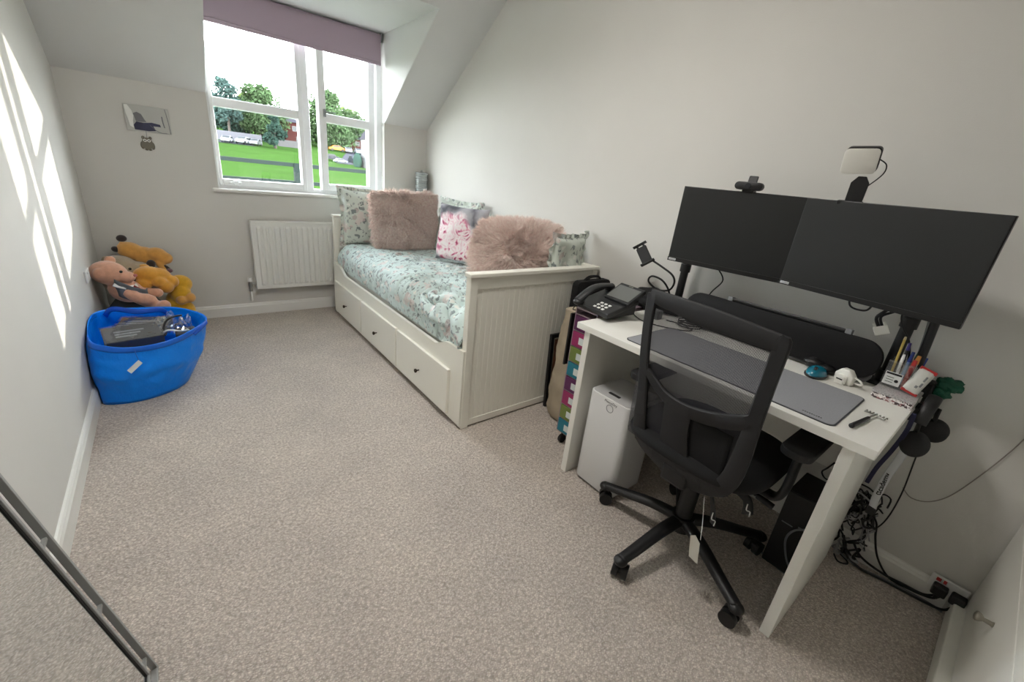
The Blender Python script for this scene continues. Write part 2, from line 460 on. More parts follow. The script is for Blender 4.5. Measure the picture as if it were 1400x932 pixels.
# right casement, ajar: it pivots, left side drawn in a little and right side out
RM = Matrix.Translation((1.008, 3.812, 0)) @ Matrix.Rotation(math.radians(10), 4, 'Z')
c = MB()
WS = .478
for (x0, x1, z0, z1) in ((0, .056, .995, 2.155), (WS - .06, WS, .995, 2.155), (.05, WS - .05, .995, 1.048), (.05, WS - .05, 2.10, 2.155), (.05, WS - .05, 1.508, 1.572)):
    c.box(x0, x1, -.028, .028, z0, z1, M=RM, bev=.006)
rs = obj('casement', c, M_upvc, wf)
obj('glass_pane', MB().box(.05, WS - .05, -.002, .002, 1.045, 2.105, M=RM), M_glass, rs)
h = MB(); h.box(.03, .044, -.052, -.028, 1.545, 1.60, M=RM, bev=.003); h.box(.05, .13, -.036, -.028, 1.578, 1.586, M=RM, bev=.002)
obj('window_latch', h, M_grey, rs)
# internal sill board
sb = MB(); sb.box(.262, 1.572, YW - .035, 3.845, SZ - .003, SZ + .022, bev=.008)
struct('trim_sill', sb, M_trim)
# roller blind
M_blind = mat('mauve_blind_cloth', (176, 158, 172), rough=.8, bump=.1, bscale=500)
rb = thing('roller_blind', 'mauve roller blind drawn a little way down over the window', 'blind', (.92, 3.80, 2.0))
obj('roller_tube', MB().cyl((.335, 3.80, 2.182), (1.505, 3.80, 2.182), .024), M_blind, rb, smooth_angle=40)
bc = MB()
bc.box(.338, 1.502, 3.776, 3.779, 1.995, 2.185)
obj('blind_cloth', bc, M_blind, rb)
obj('bottom_bar', MB().box(.338, 1.502, 3.770, 3.784, 1.985, 2.008, bev=.004), M_blind, rb)
for x in (.325, 1.505):
    obj('bracket', MB().box(x, x + .012, 3.775, 3.825, 2.15, AZ - .002, bev=.003), M_grey, rb)
ch = MB().tube([(1.520, 3.80, 2.18), (1.521, 3.795, 1.8), (1.521, 3.80, 1.45), (1.521, 3.805, 1.8), (1.520, 3.81, 2.18)], .0015, 6)
obj('pull_chain', ch, M_white, rb)
# small white cord cleat on the right reveal
tag(obj('cord_cleat', MB().box(XC1 - .010, XC1, 3.81, 3.822, 1.10, 1.16, bev=.003), M_white), 'small white cord cleat fixed on the reveal right of the window', 'cleat')

# ------------------------------------------------------------------ outside
def terr(y, x=0):
    pts = [(4.0, -2.2), (6, -.6), (7.5, .10), (9, .16), (30, .30), (60, .42), (95, .51), (110, 1.85), (130, 3.7), (260, 16)]
    for (a, za), (b_, zb) in zip(pts, pts[1:]):
        if y <= b_: return za + (zb - za) * (y - a) / (b_ - a)
    return pts[-1][1]
def sheet(x0, x1, y0, y1, up, nx=24, ny=30, amp=0.0, shape=None):
    mb = MB()
    def fn(u, v):
        y = y0 + (y1 - y0) * v
        xa, xb = (x0, x1) if shape is None else shape(y)
        x = xa + (xb - xa) * u
        return (x, y, terr(y) + up + amp * noise.noise(Vector((x * .2, y * .2, 0))))
    return mb.grid(fn, nx, ny)
M_grass = mat('lawn_grass', (46, 68, 30), spec=0, rough=.95, bump=1, bscale=30, var=.16, vscale=.3)
struct('terrain_lawn', sheet(-60, 200, 4.0, 260, 0, 30, 128, .06), M_grass)
def road_shape(y):
    return (y * (.318 - .0006 * max(0, 120 - y)), y * .352)
M_tar = mat('tarmac', (62, 62, 68), spec=0, rough=.9, var=.08)
struct('path_drive', sheet(0, 0, 84, 128, .05, 4, 22, 0, road_shape), M_tar)
struct('path_street', sheet(4, 16.5, 111, 116, .05, 8, 4), M_tar)
M_rail = mat('dark_green_rail_paint', (22, 30, 28), spec=.1, rough=.8)
fn_ = thing('rail_fence', 'dark green two-rail fence crossing the lawn outside the window', 'fence', (1.7, 8, terr(8)))
obj('top_rail', MB().box(-.2, 4.2, 7.97, 8.03, 1.055, 1.115, bev=.005), M_rail, fn_)
obj('bottom_rail', MB().box(-.2, 4.2, 7.97, 8.03, .785, .84, bev=.005), M_rail, fn_)
for x in (-.1, 1.74, 3.58):
    obj('post', MB().box(x - .04, x + .04, 7.95, 8.05, terr(8) - .1, 1.115, bev=.006), M_rail, fn_)

def leafy(name, sx, y, st, wpx, hfrac, colr, label, group=None, seed=1, conifer=False, n=2600, ls=.42):
    """sx: bearing x/y; st: slope of the top; wpx: crown radius as a share of the distance"""
    x = sx * y; top = CAMH + st * y; crown_r = wpx * y
    g = terr(y); crown_h = (top - g) * hfrac; t = thing(name, label, 'tree', (x, y, g), 0, group)
    R = random.Random(seed)
    obj('trunk', MB().tube([(x, y, g - .2), (x + .1, y, g + (top - g) * .4), (x, y, g + (top - g) * .8)], lambda k: .32 * (1 - k * .7), 8), M_bark, t)
    b = bmesh.new(); c0 = top - crown_h; cl = []
    for i in range(22):
        a = R.uniform(0, 2 * PI); hh = R.uniform(.12, .93)
        rad = crown_r * (math.sin(PI * (.16 + hh * .74)) if not conifer else (1 - hh) * .95 + .06)
        q = R.uniform(.2, .78) * rad
        cl.append((Vector((x + math.cos(a) * q, y + math.sin(a) * q, c0 + hh * crown_h)), max(.5, rad * R.uniform(.35, .55))))
    cl.append((Vector((x, y, top - crown_h * .12)), max(.5, crown_r * (.16 if conifer else .3))))
    for i in range(n):
        cc, cr_ = R.choice(cl)
        d = Vector((R.gauss(0, 1), R.gauss(0, 1), R.gauss(0, .85))).normalized() * cr_ * R.uniform(.55, 1.08)
        p = cc + d
        u = Vector((R.gauss(0, 1), R.gauss(0, 1), R.gauss(0, 1))).normalized(); v = u.orthogonal().normalized()
        s_ = ls * R.uniform(.6, 1.3)
        b.faces.new([b.verts.new(p + u * s_), b.verts.new(p + v * s_ * .6), b.verts.new(p - u * s_ * .8), b.verts.new(p - v * s_ * .6)])
    mb = MB(); me = bpy.data.meshes.new('t'); b.to_mesh(me); b.free(); mb.bm.from_mesh(me); bpy.data.meshes.remove(me)
    obj('crown', mb, colr, t)
    return t
M_bark = mat('bark', (60, 52, 46), rough=.9)
def leaf_mat(name, rgb): return mat(name, rgb, rough=.8, spec=0, var=.3, vscale=.5)
L1 = leaf_mat('blue_green_leaves', (54, 70, 66)); L2 = leaf_mat('mid_green_leaves', (60, 77, 51)); L3 = leaf_mat('yellow_green_leaves', (88, 98, 50)); L4 = leaf_mat('dark_green_leaves', (40, 57, 50))
GT = 'trees beyond the lawn'
leafy('tree', .108, 124, .116, .026, .78, L1, 'tall thin tree with open crown at the left edge of the window', GT, 2, n=1500)
leafy('tree', .085, 140, .070, .042, .8, L4, 'dark bushy tree at the far left, above the first parked white car', GT, 13, n=2600)
leafy('tree', .125, 133, .080, .046, .88, L4, 'dark bushy tree above the parked white cars', GT, 3, n=5000)
leafy('tree', .158, 126, .112, .044, .92, L2, 'broad mid green tree with a pointed top', GT, 4, n=6000)
leafy('tree', .140, 146, .092, .040, .85, L3, 'yellow-green tree behind the broad green one', GT, 5, n=1800)
leafy('conifer', .182, 112, .086, .026, .98, L4, 'dark conifer reaching down to the lawn left of the brick house', None, 6, conifer=True, n=3600, ls=.36)
leafy('tree', .238, 150, .074, .052, .9, L2, 'low tree seen above the brick house, left of the open casement', GT, 8, n=2600)
leafy('tree', .290, 133, .122, .066, .93, L2, 'largest tree, its round crown filling the open casement', GT, 9, n=10500, ls=.46)
leafy('tree', .322, 150, .100, .050, .86, L3, 'paler tree on the right of the largest crown', GT, 10, n=3000)
leafy('tree', .368, 158, .084, .040, .8, L2, 'tree behind the far brick house at the right', GT, 12, n=2600)

M_brick = mat('red_brick', (62, 36, 34), spec=0, rough=.9, var=.12, vscale=4)
M_roof = mat('slate_roof', (48, 46, 54), spec=.1, rough=.8)
M_wpaint = mat('house_white', (104, 104, 104), spec=.1, rough=.8)
M_fencewood = mat('grey_timber', (78, 76, 76), spec=0, rough=.9)
def house(label, s0, s1, y, h, rh, wins, group='brick houses beyond the lawn'):
    g = terr(y); x0, x1 = s0 * y, s1 * y
    t = thing('brick_house', label, 'house', ((x0 + x1) / 2, y, g), 0, group)
    obj('wall', MB().box(x0, x1, y, y + 7, g - .5, g + h), M_brick, t)
    obj('roof', MB().prism([(y - .4, g + h), (y + 7.4, g + h), (y + 3.5, g + h + rh)], 0, x0 - .3, x1 + .3), M_roof, t)
    for (wx, wz, ww, wh) in wins:
        f_ = obj('window', MB().box(x0 + wx, x0 + wx + ww, y - .08, y + .05, g + wz, g + wz + wh), M_wpaint, t)
        obj('pane', MB().box(x0 + wx + .12, x0 + wx + ww - .12, y - .10, y - .07, g + wz + .12, g + wz + wh - .12), M_screen, f_)
    return t
house('red brick house seen between the conifer and the window mullion', .190, .238, 128, 5.2, 1.6, [(3.2, 3.2, 1.4, 1.2), (4.0, .8, 1.6, 1.2)])
house('low brick house with grey roof at the end of the drive', .300, .365, 134, 3.0, 3.2, [(2.0, 1.4, 1.3, 1.1), (5.2, 1.4, 1.3, 1.1)])
tag(obj('garden_fence', MB().box(.187 * 119, .245 * 119, 119, 119.15, terr(119) - .3, terr(119) + 1.5), M_fencewood), 'grey timber fence in front of the red brick house', 'fence')
tag(obj('boundary_wall', MB().box(.07 * 118, .160 * 118, 118, 118.3, terr(118) - .3, terr(118) + 1.9, bev=.03), mat('pale_boundary_wall', (84, 83, 88), spec=.1, rough=.9)), 'pale boundary wall behind the parked white cars on the left', 'wall')
wb = thing('white_building', 'white-walled building at the right edge of the open casement', 'house', (25.7, 62, terr(60)))
obj('wall', MB().box(23.2, 27.5, 60, 66, terr(60) - .3, CAMH + 60 * .05), M_wpaint, wb)
obj('roof', MB().prism([(59.6, CAMH + 3.0), (66.4, CAMH + 3.0), (63, CAMH + 4.6)], 0, 23.1, 27.7), M_roof, wb)
hg = MB(); 
tag(obj('hedge', MB().sph((.343 * 66, 66, terr(66) + .8), (.35, 1.6, 1.2)), L4), 'dark clipped hedge beside the white building', 'hedge')
CARP = {}
def car(sx, y, rgb, label, rz=0, sc=1.0, group='parked cars'):
    g = terr(y) + .06; x = sx * y
    t = thing('parked_car', label, 'car', (x, y, g), rz, group)
    side = [(-2.1, .28), (-2.12, .62), (-1.9, .86), (-1.45, .92), (-.95, 1.36), (.5, 1.42), (1.15, .98), (1.9, .86), (2.1, .6), (2.08, .28)]
    side = [(a * sc, b_ * sc) for a, b_ in side]
    pm = mat('car_paint', rgb, rough=.35, spec=.3)
    obj('body', MB().prism(side, 1, -.85 * sc, .85 * sc, bev=.06 * sc), pm, t, local=True)
    for sd in (-1, 1):
        obj('side_window', MB().prism([(a * sc, b_ * sc) for a, b_ in ((-1.25, .95), (-.85, 1.3), (.45, 1.34), (.95, .97))], 1, sd * .84 * sc, sd * .875 * sc), M_screen, t, local=True)
    obj('windscreen', MB().prism([(.58 * sc, 1.37 * sc), (1.16 * sc, 1.0 * sc), (1.20 * sc, 1.02 * sc), (.62 * sc, 1.40 * sc)], 1, -.72 * sc, .72 * sc), M_screen, t, local=True)
    for px_ in (-1.3, 1.3):
        for sd in (-1, 1):
            obj('wheel', MB().cyl((px_ * sc, sd * .70 * sc, .3 * sc), (px_ * sc, sd * .90 * sc, .3 * sc), .31 * sc, n=18), M_black, t, local=True)
    return t
car(.103, 112.5, (132, 134, 138), 'white car parked at the far left beyond the lawn', -1.9, .9)
car(.130, 113, (136, 137, 139), 'white car parked beneath the trees, right of the first', -2.2, 1)
car(.149, 113.2, (118, 120, 124), 'pale car parked beneath the trees, third from the left', -2.0, .9)
car(.300, 124, (142, 92, 22), 'yellow-orange car parked by the far end of the drive', -.1, 1)
car(.3235, 123, (130, 132, 134), 'white car facing the drive, left of two', -1.75, .95)
car(.345, 123, (124, 126, 132), 'white car facing the drive, right of two', -1.75, .95)
car(.286, 98, (24, 25, 34), 'dark car parked on the lawn side of the drive', .03, .9)
car(.306, 93, (104, 108, 112), 'small silver car in front of the dark cars', .03, .62)
car(.337, 98, (16, 20, 38), 'dark blue car on the drive, right of the silver one', -1.6, 1)

# ------------------------------------------------------------------ radiator
ra = thing('radiator', 'white panel radiator on the wall below the window', 'radiator', (.80, 3.74, .2))
RX0, RX1, RZ0, RZ1 = .463, 1.263, .225, .742
pts = []
nrib = 19; wv = (RX1 - RX0 - .05) / nrib
pts = [(RX0, 0)]; x = RX0 + .025
for k in range(nrib):
    pts += [(x + wv * .12, 0), (x + wv * .30, -.013), (x + wv * .70, -.013), (x + wv * .88, 0)]; x += wv
pts.append((RX1, 0))
YF = 3.702
rm = MB()
b = bmesh.new(); zz = [RZ0 + .0, RZ0 + .028, RZ0 + .045, RZ1 - .045, RZ1 - .028, RZ1]
rows = []
for z_ in zz:
    e_ = 0 if z_ in (zz[0], zz[1], zz[4], zz[5]) else 1
    rows.append([b.verts.new((px_, YF + (dy * e_), z_)) for px_, dy in pts])
for i in range(len(rows) - 1):
    for j in range(len(pts) - 1):
        b.faces.new((rows[i][j], rows[i][j + 1], rows[i + 1][j + 1], rows[i + 1][j]))
rm._add(b)
rm.box(RX0, RX1, YF + .001, YF + .012, RZ0, RZ1)
obj('front_panel', rm, M_rad, ra)
obj('top_grille', MB().box(RX0 - .003, RX1 + .003, YF - .008, YF + .062, RZ1 - .004, RZ1 + .008, bev=.003), M_rad, ra)
for x_ in (RX0 - .004, RX1 - .002): obj('side_panel', MB().box(x_, x_ + .006, YF - .004, YF + .06, RZ0, RZ1, bev=.002), M_rad, ra)
for x_ in (RX0 + .08, RX1 - .12): obj('wall_bracket', MB().box(x_, x_ + .02, YF + .05, YW - .001, .5, .6), M_rad, ra)
vl = MB(); vl.cyl((RX0 + .01, YF + .03, .262), (RX0 - .045, YF + .03, .262), .008); vl.cyl((RX0 - .045, YF + .03, .205), (RX0 - .045, YF + .03, .285), .012)
vl.cyl((RX0 - .045, YF + .03, .245), (RX0 - .045, YF + .03, .275), .016, n=6)
vv = obj('valve', vl, M_chrome, ra, smooth_angle=40)
obj('valve_cap', MB().cyl((RX0 - .045, YF + .03, .285), (RX0 - .045, YF + .03, .315), .017, .013), M_white, ra, smooth_angle=40)
pp = MB().tube([(RX0 - .045, YF + .03, .206), (RX0 - .045, YF + .03, .14), (RX0 - .045, YF + .05, .125), (RX0 - .045, YW, .12)], .007)
obj('pipe', pp, M_white, ra)

# ------------------------------------------------------------------ daybed
BX0, BX1, BY0, BY1, BH = 1.032, 1.905, 1.548, 3.649, .825
db = thing('daybed', 'cream white wooden daybed with three drawers along the long wall', 'daybed', ((BX0 + BX1) / 2, (BY0 + BY1) / 2, 0))
def end_panel(y0, y1, face):
    p = MB()
    p.box(BX0, BX0 + .043, y0, y1, 0, BH - .016, bev=.003); p.box(BX1 - .043, BX1, y0, y1, 0, BH - .016, bev=.003)
    p.box(BX0 + .04, BX1 - .04, y0 + .004, y1 - .004, BH - .075, BH - .016); p.box(BX0 + .04, BX1 - .04, y0 + .004, y1 - .004, .01, .045)
    o = obj('end_frame', p, M_bedwhite, db)
    # beadboard infill
    b = bmesh.new(); n = 24; xs0, xs1 = BX0 + .043, BX1 - .043; wd = (xs1 - xs0) / n
    prof = []
    for k in range(n):
        a = xs0 + k * wd; prof += [(a, y0 + .0105), (a + .002, y0 + .0085), (a + wd - .002, y0 + .0085), (a + wd, y0 + .0105)]
    prof2 = [(x_, y1 - (y_ - y0)) for x_, y_ in prof][::-1]
    q = MB().prism(prof + prof2, 2, .04, BH - .07)
    obj('beadboard', q, M_bedwhite, o)
    obj('top_cap', MB().box(BX0 - .006, BX1 + .006, y0 - .008, y1 + .008, BH - .018, BH + .002, bev=.004), M_bedwhite, o)
end_panel(BY0, BY0 + .04, -1); end_panel(BY1 - .04, BY1, 1)
# back panel along the wall
q = MB(); q.box(BX1 - .035, BX1 - .005, BY0 + .04, BY1 - .04, .06, BH - .02)
bk = obj('back_panel', q, M_bedwhite, db)
obj('top_cap', MB().box(BX1 - .045, BX1 + .004, BY0 + .045, BY1 - .045, BH - .02, BH, bev=.004), M_bedwhite, bk)
# scalloped front rail
fy0, fy1 = BY0 + .004, BY1 - .03
poly = [(fy0, .02), (fy1, .02)]
def scal(t):
    # 0 near end .. 1 far end ; raised shoulders at both ends
    d = min(t * (fy1 - fy0), (1 - t) * (fy1 - fy0))
    if d < .14: return .441 - .004 * (d / .14)
    if d < .30: return .437 - .052 * (0.5 - .5 * math.cos(PI * (d - .14) / .16))
    return .385
N = 120
for k in range(N + 1):
    t = 1 - k / N; poly.append((fy0 + (fy1 - fy0) * t, scal(t)))
q = MB().prism(poly, 0, BX0 - .012, BX0 + .008)
obj('front_rail', q, M_bedwhite, db)
M_knob = mat('dark_bronze_knob', (70, 62, 54), rough=.3, metal=.9)
for (a, b_) in ((1.662, 2.296), (2.316, 2.930), (2.950, 3.562)):
    d = MB()
    d.box(BX0 - .030, BX0 - .012, a, b_, .04, .300, bev=.003)
    dr = obj('drawer', d, M_bedwhite, db)
    rm_ = MB(); zc, yc = .162, (a + b_) / 2
    rm_.lathe([(.004, 0), (.004, .012), (.010, .017), (.0125, .022), (.011, .027), (.004, .030)], M=Matrix.Translation((BX0 - .030, yc, zc)) @ Matrix.Rotation(-PI / 2, 4, 'Y'), n=16)
    obj('knob', rm_, M_knob, dr)
# mattress
obj('mattress', MB().box(BX0 + .03, BX1 - .05, BY0 + .05, BY1 - .05, .30, .53, bev=.04), mat('mattress_ticking', (225, 225, 220), rough=.9), db)
obj('drawer_case', MB().box(BX0 + .01, BX1 - .04, BY0 + .045, BY1 - .045, .03, .29), M_bedwhite, db)

# duvet, gathered towards the near end
def duvet_fn(u, v):
    y = BY0 + .048 + (BY1 - .048 - BY0 - .048) * v
    # section: back, across the top, round the front shoulder, down inside the rail
    x_b = BX1 - .05; x_f = BX0 + .022; zt = .600; R = .105; zb = .405
    Lt = (x_b - (x_f + R)); La = PI / 2 * R; Ld = zt - R - zb
    s = u * (Lt + La + Ld)
    if s < Lt: x, z, nx, nz = x_b - s, zt, 0, 1
    elif s < Lt + La:
        a = (s - Lt) / R; x = x_f + R - R * math.sin(a); z = zt - R + R * math.cos(a); nx, nz = -math.sin(a), math.cos(a)
    else: x, z, nx, nz = x_f, zt - R - (s - Lt - La), -1, 0
    t = (y - BY0)
    near = max(0, min(1, (2.75 - y) / .8)) ; far = 1 - near
    p = Vector((x * 2.2, y * 1.7, s * 2.0))
    w1 = noise.noise(p * 1.3) ; w2 = noise.noise(p * 3.1 + Vector((5, 1, 2)))
    # radiating pleats
    ph = (y * 1.0 + .55 * math.sin((x - 1.0) * 2.6 + w1 * .8) + .12 * w2)
    d = .0
    fold = abs(math.sin(ph * 44 + w1 * 2.6)); d += near * .082 * (fold ** .5 - .6) * (.75 + .5 * w2)
    fold2 = abs(math.sin(ph * 83 + w2 * 2.5)); d += near * .013 * (fold2 ** .8 - .5)
    d += far * .010 * math.sin(ph * 30 + w2 * 3) * (.5 + w1) + .012 * w1 + .006 * w2
    end = min(1, min(v, 1 - v) / .05); rr = math.sqrt(max(0, 1 - (1 - end) ** 2))
    edge = 1 if nx == 0 else .8
    z2 = z - (1 - rr) * .06
    if u < .02: d *= 0
    bulge = .012 * near
    lim = nx * (d * edge + bulge)
    X = x + lim
    if z < .50: X = max(X, BX0 + .0085)
    return (X, y, z2 + nz * (d + .004))
dm = MB().grid(duvet_fn, 110, 480)
o = obj('duvet', dm, M_duvet)
tag(o, 'mint green floral duvet gathered in folds on the daybed', 'duvet')
md = o.modifiers.new('solid', 'SOLIDIFY'); md.thickness = .006; md.offset = -1

# ------------------------------------------------------------------ cushions
ROUND = {61: .95, 21: .25}
def pillow_pt(u, v, W, H, T, side, seed, wr=1.0, flange=0.0):
    # u,v in -1..1
    k_ = ROUND.get(seed, 0)
    if k_: u, v = u * (1 - k_ + k_ * math.sqrt(1 - v * v / 2)), v * (1 - k_ + k_ * math.sqrt(1 - u * u / 2))
    pin = .07
    x = u * W / 2 * (1 - pin * (1 - v * v) * abs(u) ** 3) ; z = v * H / 2 * (1 - pin * (1 - u * u) * abs(v) ** 3)
    f = max(0, (1 - abs(u) ** 2.6)) ** .5 * max(0, (1 - abs(v) ** 2.6)) ** .5
    t = T / 2 * f ** .8
    q = Vector((x * 7, z * 7, seed))
    t *= 1 + .16 * wr * noise.noise(q) + .06 * wr * noise.noise(q * 2.7)
    bend = .02 * wr * noise.noise(Vector((u * 1.5, v * 1.5, seed + 9)))
    return Vector((x, side * t + bend, z))
def pillow_mb(W, H, T, seed, wr=1.0, n=34):
    mb = MB(); b = bmesh.new()
    for side in (-1, 1):
        V = [[b.verts.new(pillow_pt(-1 + 2 * i / n, -1 + 2 * j / n, W, H, T, side, seed, wr)) for j in range(n + 1)] for i in range(n + 1)]
        for i in range(n):
            for j in range(n): b.faces.new((V[i][j], V[i + 1][j], V[i + 1][j + 1], V[i][j + 1]))
    bmesh.ops.remove_doubles(b, verts=b.verts, dist=.0004)
    mb._add(b, None, True)
    return mb
def cushion(name, label, cat, c, nrm, W, H, T, m, seed, up=(0, 0, 1), rollz=0, wr=1.0, piping=None, flange=None, group=None):
    """nrm = the way the face looks"""
    n = Vector(nrm).normalized(); x_ = Vector(up).cross(n * -1) * -1
    x_ = Vector(up).cross(n).normalized(); z_ = n.cross(x_)
    # local -Y is the face
    M = Matrix(((x_.x, -n.x, z_.x, c[0]), (x_.y, -n.y, z_.y, c[1]), (x_.z, -n.z, z_.z, c[2]), (0, 0, 0, 1)))
    M = M @ Matrix.Rotation(rollz, 4, 'Y')
    me = bpy.data.meshes.new(name); mb = pillow_mb(W, H, T, seed, wr)
    if flange:
        fl = flange; P = []
        nn = 60
        ring = []
        for k in range(4 * nn):
            sgm, t = divmod(k, nn); t = -1 + 2 * t / nn
            u, v = ((t, -1), (1, t), (-t, 1), (-1, -t))[sgm]
            ring.append((u, v))
        b = bmesh.new(); A = []; B = []
        for i, (u, v) in enumerate(ring):
            p = pillow_pt(u, v, W, H, T, 1, seed, wr); cor = (abs(u) * abs(v)) ** 6
            d = Vector((u if abs(u) > .999 else u ** 9, 0, v if abs(v) > .999 else v ** 9))
            A.append(b.verts.new(p)); B.append(b.verts.new(p + d * fl * (1 + .15 * cor) + Vector((0, .012 * math.sin(i * .55 + seed), 0))))
        L = len(ring)
        for i in range(L): b.faces.new((A[i], A[(i + 1) % L], B[(i + 1) % L], B[i]))
        mb._add(b, None, True)
    mb.bm.to_mesh(me); mb.bm.free(); me.materials.append(m)
    o = bpy.data.objects.new(name, me); C.objects.link(o); o.matrix_world = M
    ROOTM[o.name] = M
    tag(o, label, cat, group)
    return o, M
def fur(parent, W, H, T, seed, n, length, m, swirl=0.0, wr=1.0, lay=.6):
    R = random.Random(seed); b = bmesh.new()
    for i in range(n):
        side = -1 if R.random() < .8 else 1
        u = R.uniform(-1, 1); v = R.uniform(-1, 1)
        if R.random() < .3:
            if R.random() < .5: u = math.copysign(R.uniform(.86, 1), u)
            else: v = math.copysign(R.uniform(.86, 1), v)
        p = pillow_pt(u, v, W, H, T, side, seed, wr)
        e = .01; pu = pillow_pt(min(1, u + e), v, W, H, T, side, seed, wr) - pillow_pt(max(-1, u - e), v, W, H, T, side, seed, wr)
        pv = pillow_pt(u, min(1, v + e), W, H, T, side, seed, wr) - pillow_pt(u, max(-1, v - e), W, H, T, side, seed, wr)
        nn = pu.cross(pv); 
        if nn.length < 1e-9: continue
        nn.normalize()
        if nn.y * side < 0: nn = -nn
        out = Vector((u, 0, v)); ol = max(abs(u), abs(v))
        dirn = nn * (1 - .5 * ol) + out.normalized() * (ol ** 2) * .8 + Vector((0, 0, -lay)) + out * swirl * .8
        cl = noise.noise_vector(Vector((u * 4.2, v * 4.2, side * 3 + seed))) ; cl2 = noise.noise_vector(Vector((u * 11, v * 11, side * 3 + seed)))
        dirn = dirn + cl * 1.0 + cl2 * .5 + Vector((R.gauss(0, .12), R.gauss(0, .12), R.gauss(0, .12)))
        if dirn.dot(nn) < .15: dirn += nn * (.25 - dirn.dot(nn))
        dirn.normalize()
        Ln = length * R.uniform(.6, 1.15); g = Vector((cl.x * .3, 0, -.35 + cl.z * .3))
        sd = dirn.cross(Vector((R.gauss(0, 1), R.gauss(0, 1), R.gauss(0, 1)))).normalized()
        w_ = .0016
        p1 = p + dirn * Ln * .5; p2 = p1 + (dirn + g * .6).normalized() * Ln * .5
        vs = [b.verts.new(p - sd * w_), b.verts.new(p + sd * w_), b.verts.new(p1 + sd * w_ * .75), b.verts.new(p1 - sd * w_ * .75), b.verts.new(p2)]
        b.faces.new(vs[:4]); b.faces.new((vs[3], vs[2], vs[4]))
    me = bpy.data.meshes.new('fur'); b.to_mesh(me); b.free(); me.materials.append(m)
    o = bpy.data.objects.new('fur', me); C.objects.link(o); o.parent = parent; o['kind'] = 'stuff'
    return o
# two floral pillows and cushions along the bed
cushion('floral_pillow', 'large pale floral pillow leaning on the far end of the daybed, nearest the window', 'pillow', (1.40, 3.545, .815), (-.12, -1, .10), .64, .44, .15, M_floral, 11, wr=1.3, flange=.022, group='floral pillows on the daybed')
GF = 'floral pillows on the daybed'; GK = 'pink fluffy cushions on the daybed'
o, M = cushion('fur_cushion', 'square pink fluffy cushion in front of the pillow nearest the window', 'cushion', (1.50, 3.30, .842), (-.12, -1, .12), .53, .43, .17, M_fur, 21, wr=.6, group=GK)
fur(o, .53, .43, .17, 21, 30000, .055, M_fur)
cushion('floral_pillow', 'floral pillow against the long wall, just behind the peony cushion', 'pillow', (1.815, 2.99, .815), (-1, -.1, .16), .50, .42, .12, M_floral, 31, wr=1.4, flange=.03, group=GF)
cushion('floral_pillow', 'floral pillow against the long wall, between the peony cushion and the nearer fluffy one', 'pillow', (1.81, 2.37, .80), (-1, -.05, .15), .40, .36, .12, M_floral, 41, wr=1.3, flange=.02, group=GF)
o, M = cushion('peony_cushion', 'square white and grey cushion printed with a big pink peony', 'cushion', (1.665, 2.66, .825), (-.90, -.42, .12), .42, .41, .13, M_peony, 51, wr=.8)
o, M = cushion('fur_cushion', 'plump pink fluffy cushion lying by the near end of the daybed', 'cushion', (1.595, 1.90, .782), (-.36, -.72, .60), .58, .46, .34, M_fur, 61, wr=.5, group=GK)
fur(o, .58, .46, .34, 61, 32000, .060, M_fur, swirl=1.0, lay=.10, wr=.5)
cushion('floral_pillow', 'floral pillow standing in the near corner of the daybed behind the plump fluffy cushion', 'pillow', (1.745, 1.665, .805), (-.12, 1, .10), .30, .36, .10, M_floral, 71, wr=1.3, flange=.022, group=GF)

# ------------------------------------------------------------------ corner floor lamp
M_ribglass = mat('ribbed_silver_glass', (176, 182, 182), rough=.2, metal=.6)
fl = thing('floor_lamp', 'slim floor lamp with ribbed silver glass shade in the corner behind the daybed', 'lamp', (1.855, 3.715, 0))
obj('base', MB().lathe([(.02, 0), (.055, 0), (.055, .012), (.03, .02), (.01, .03)], (1.855, 3.715, 0)), M_chrome, fl)
obj('pole', MB().cyl((1.855, 3.715, .02), (1.855, 3.715, 1.0), .009), M_chrome, fl, smooth_angle=40)
pr = [(.02, 1.0)]
for k in range(12):
    z0 = 1.005 + k * .0175
    pr += [(.052, z0), (.058, z0 + .004), (.058, z0 + .011), (.052, z0 + .0165)]
pr += [(.05, 1.217), (.0, 1.217)] if False else [(.05, 1.216)]
obj('shade', MB().lathe(pr, (1.855, 3.715, 0)), M_ribglass, fl)
obj('finial', MB().lathe([(.012, 1.216), (.014, 1.224), (.006, 1.236)], (1.855, 3.715, 0)), M_chrome, fl)

# ------------------------------------------------------------------ picture + owl charm on the window wall
M_canvas_edge = mat('picture_grey_edge', (150, 148, 144), rough=.6)
pc = thing('canvas_picture', 'small pale picture of a reclining figure, hung left of the window', 'picture', (-.027, YW - .01, 1.355))
obj('canvas', MB().box(-.136, .084, YW - .014, YW - .001, 1.284, 1.434, bev=.002), mat('picture_ground', (190, 190, 186), rough=.6), pc)
def flat(poly, y, t=.0015):
    return MB().prism(poly, 1, y, y - t)
M_pblue = mat('picture_navy', (58, 60, 86), rough=.7); M_pwhite = mat('picture_white', (236, 236, 232), rough=.7); M_pgrey = mat('picture_mid_grey', (132, 132, 136), rough=.7)
yy = YW - .014
obj('dark_shape', flat([(-.098, 1.292), (-.10, 1.318), (-.085, 1.338), (-.05, 1.336), (-.01, 1.342), (.03, 1.336), (.033, 1.322), (-.005, 1.322), (.005, 1.296), (-.03, 1.290)], yy), M_pblue, pc)
obj('pale_swirl', flat([(-.13, 1.428), (-.115, 1.43), (-.098, 1.40), (-.094, 1.37), (-.10, 1.34), (-.102, 1.30), (-.118, 1.31), (-.122, 1.35), (-.128, 1.38)], yy), M_pwhite, pc)
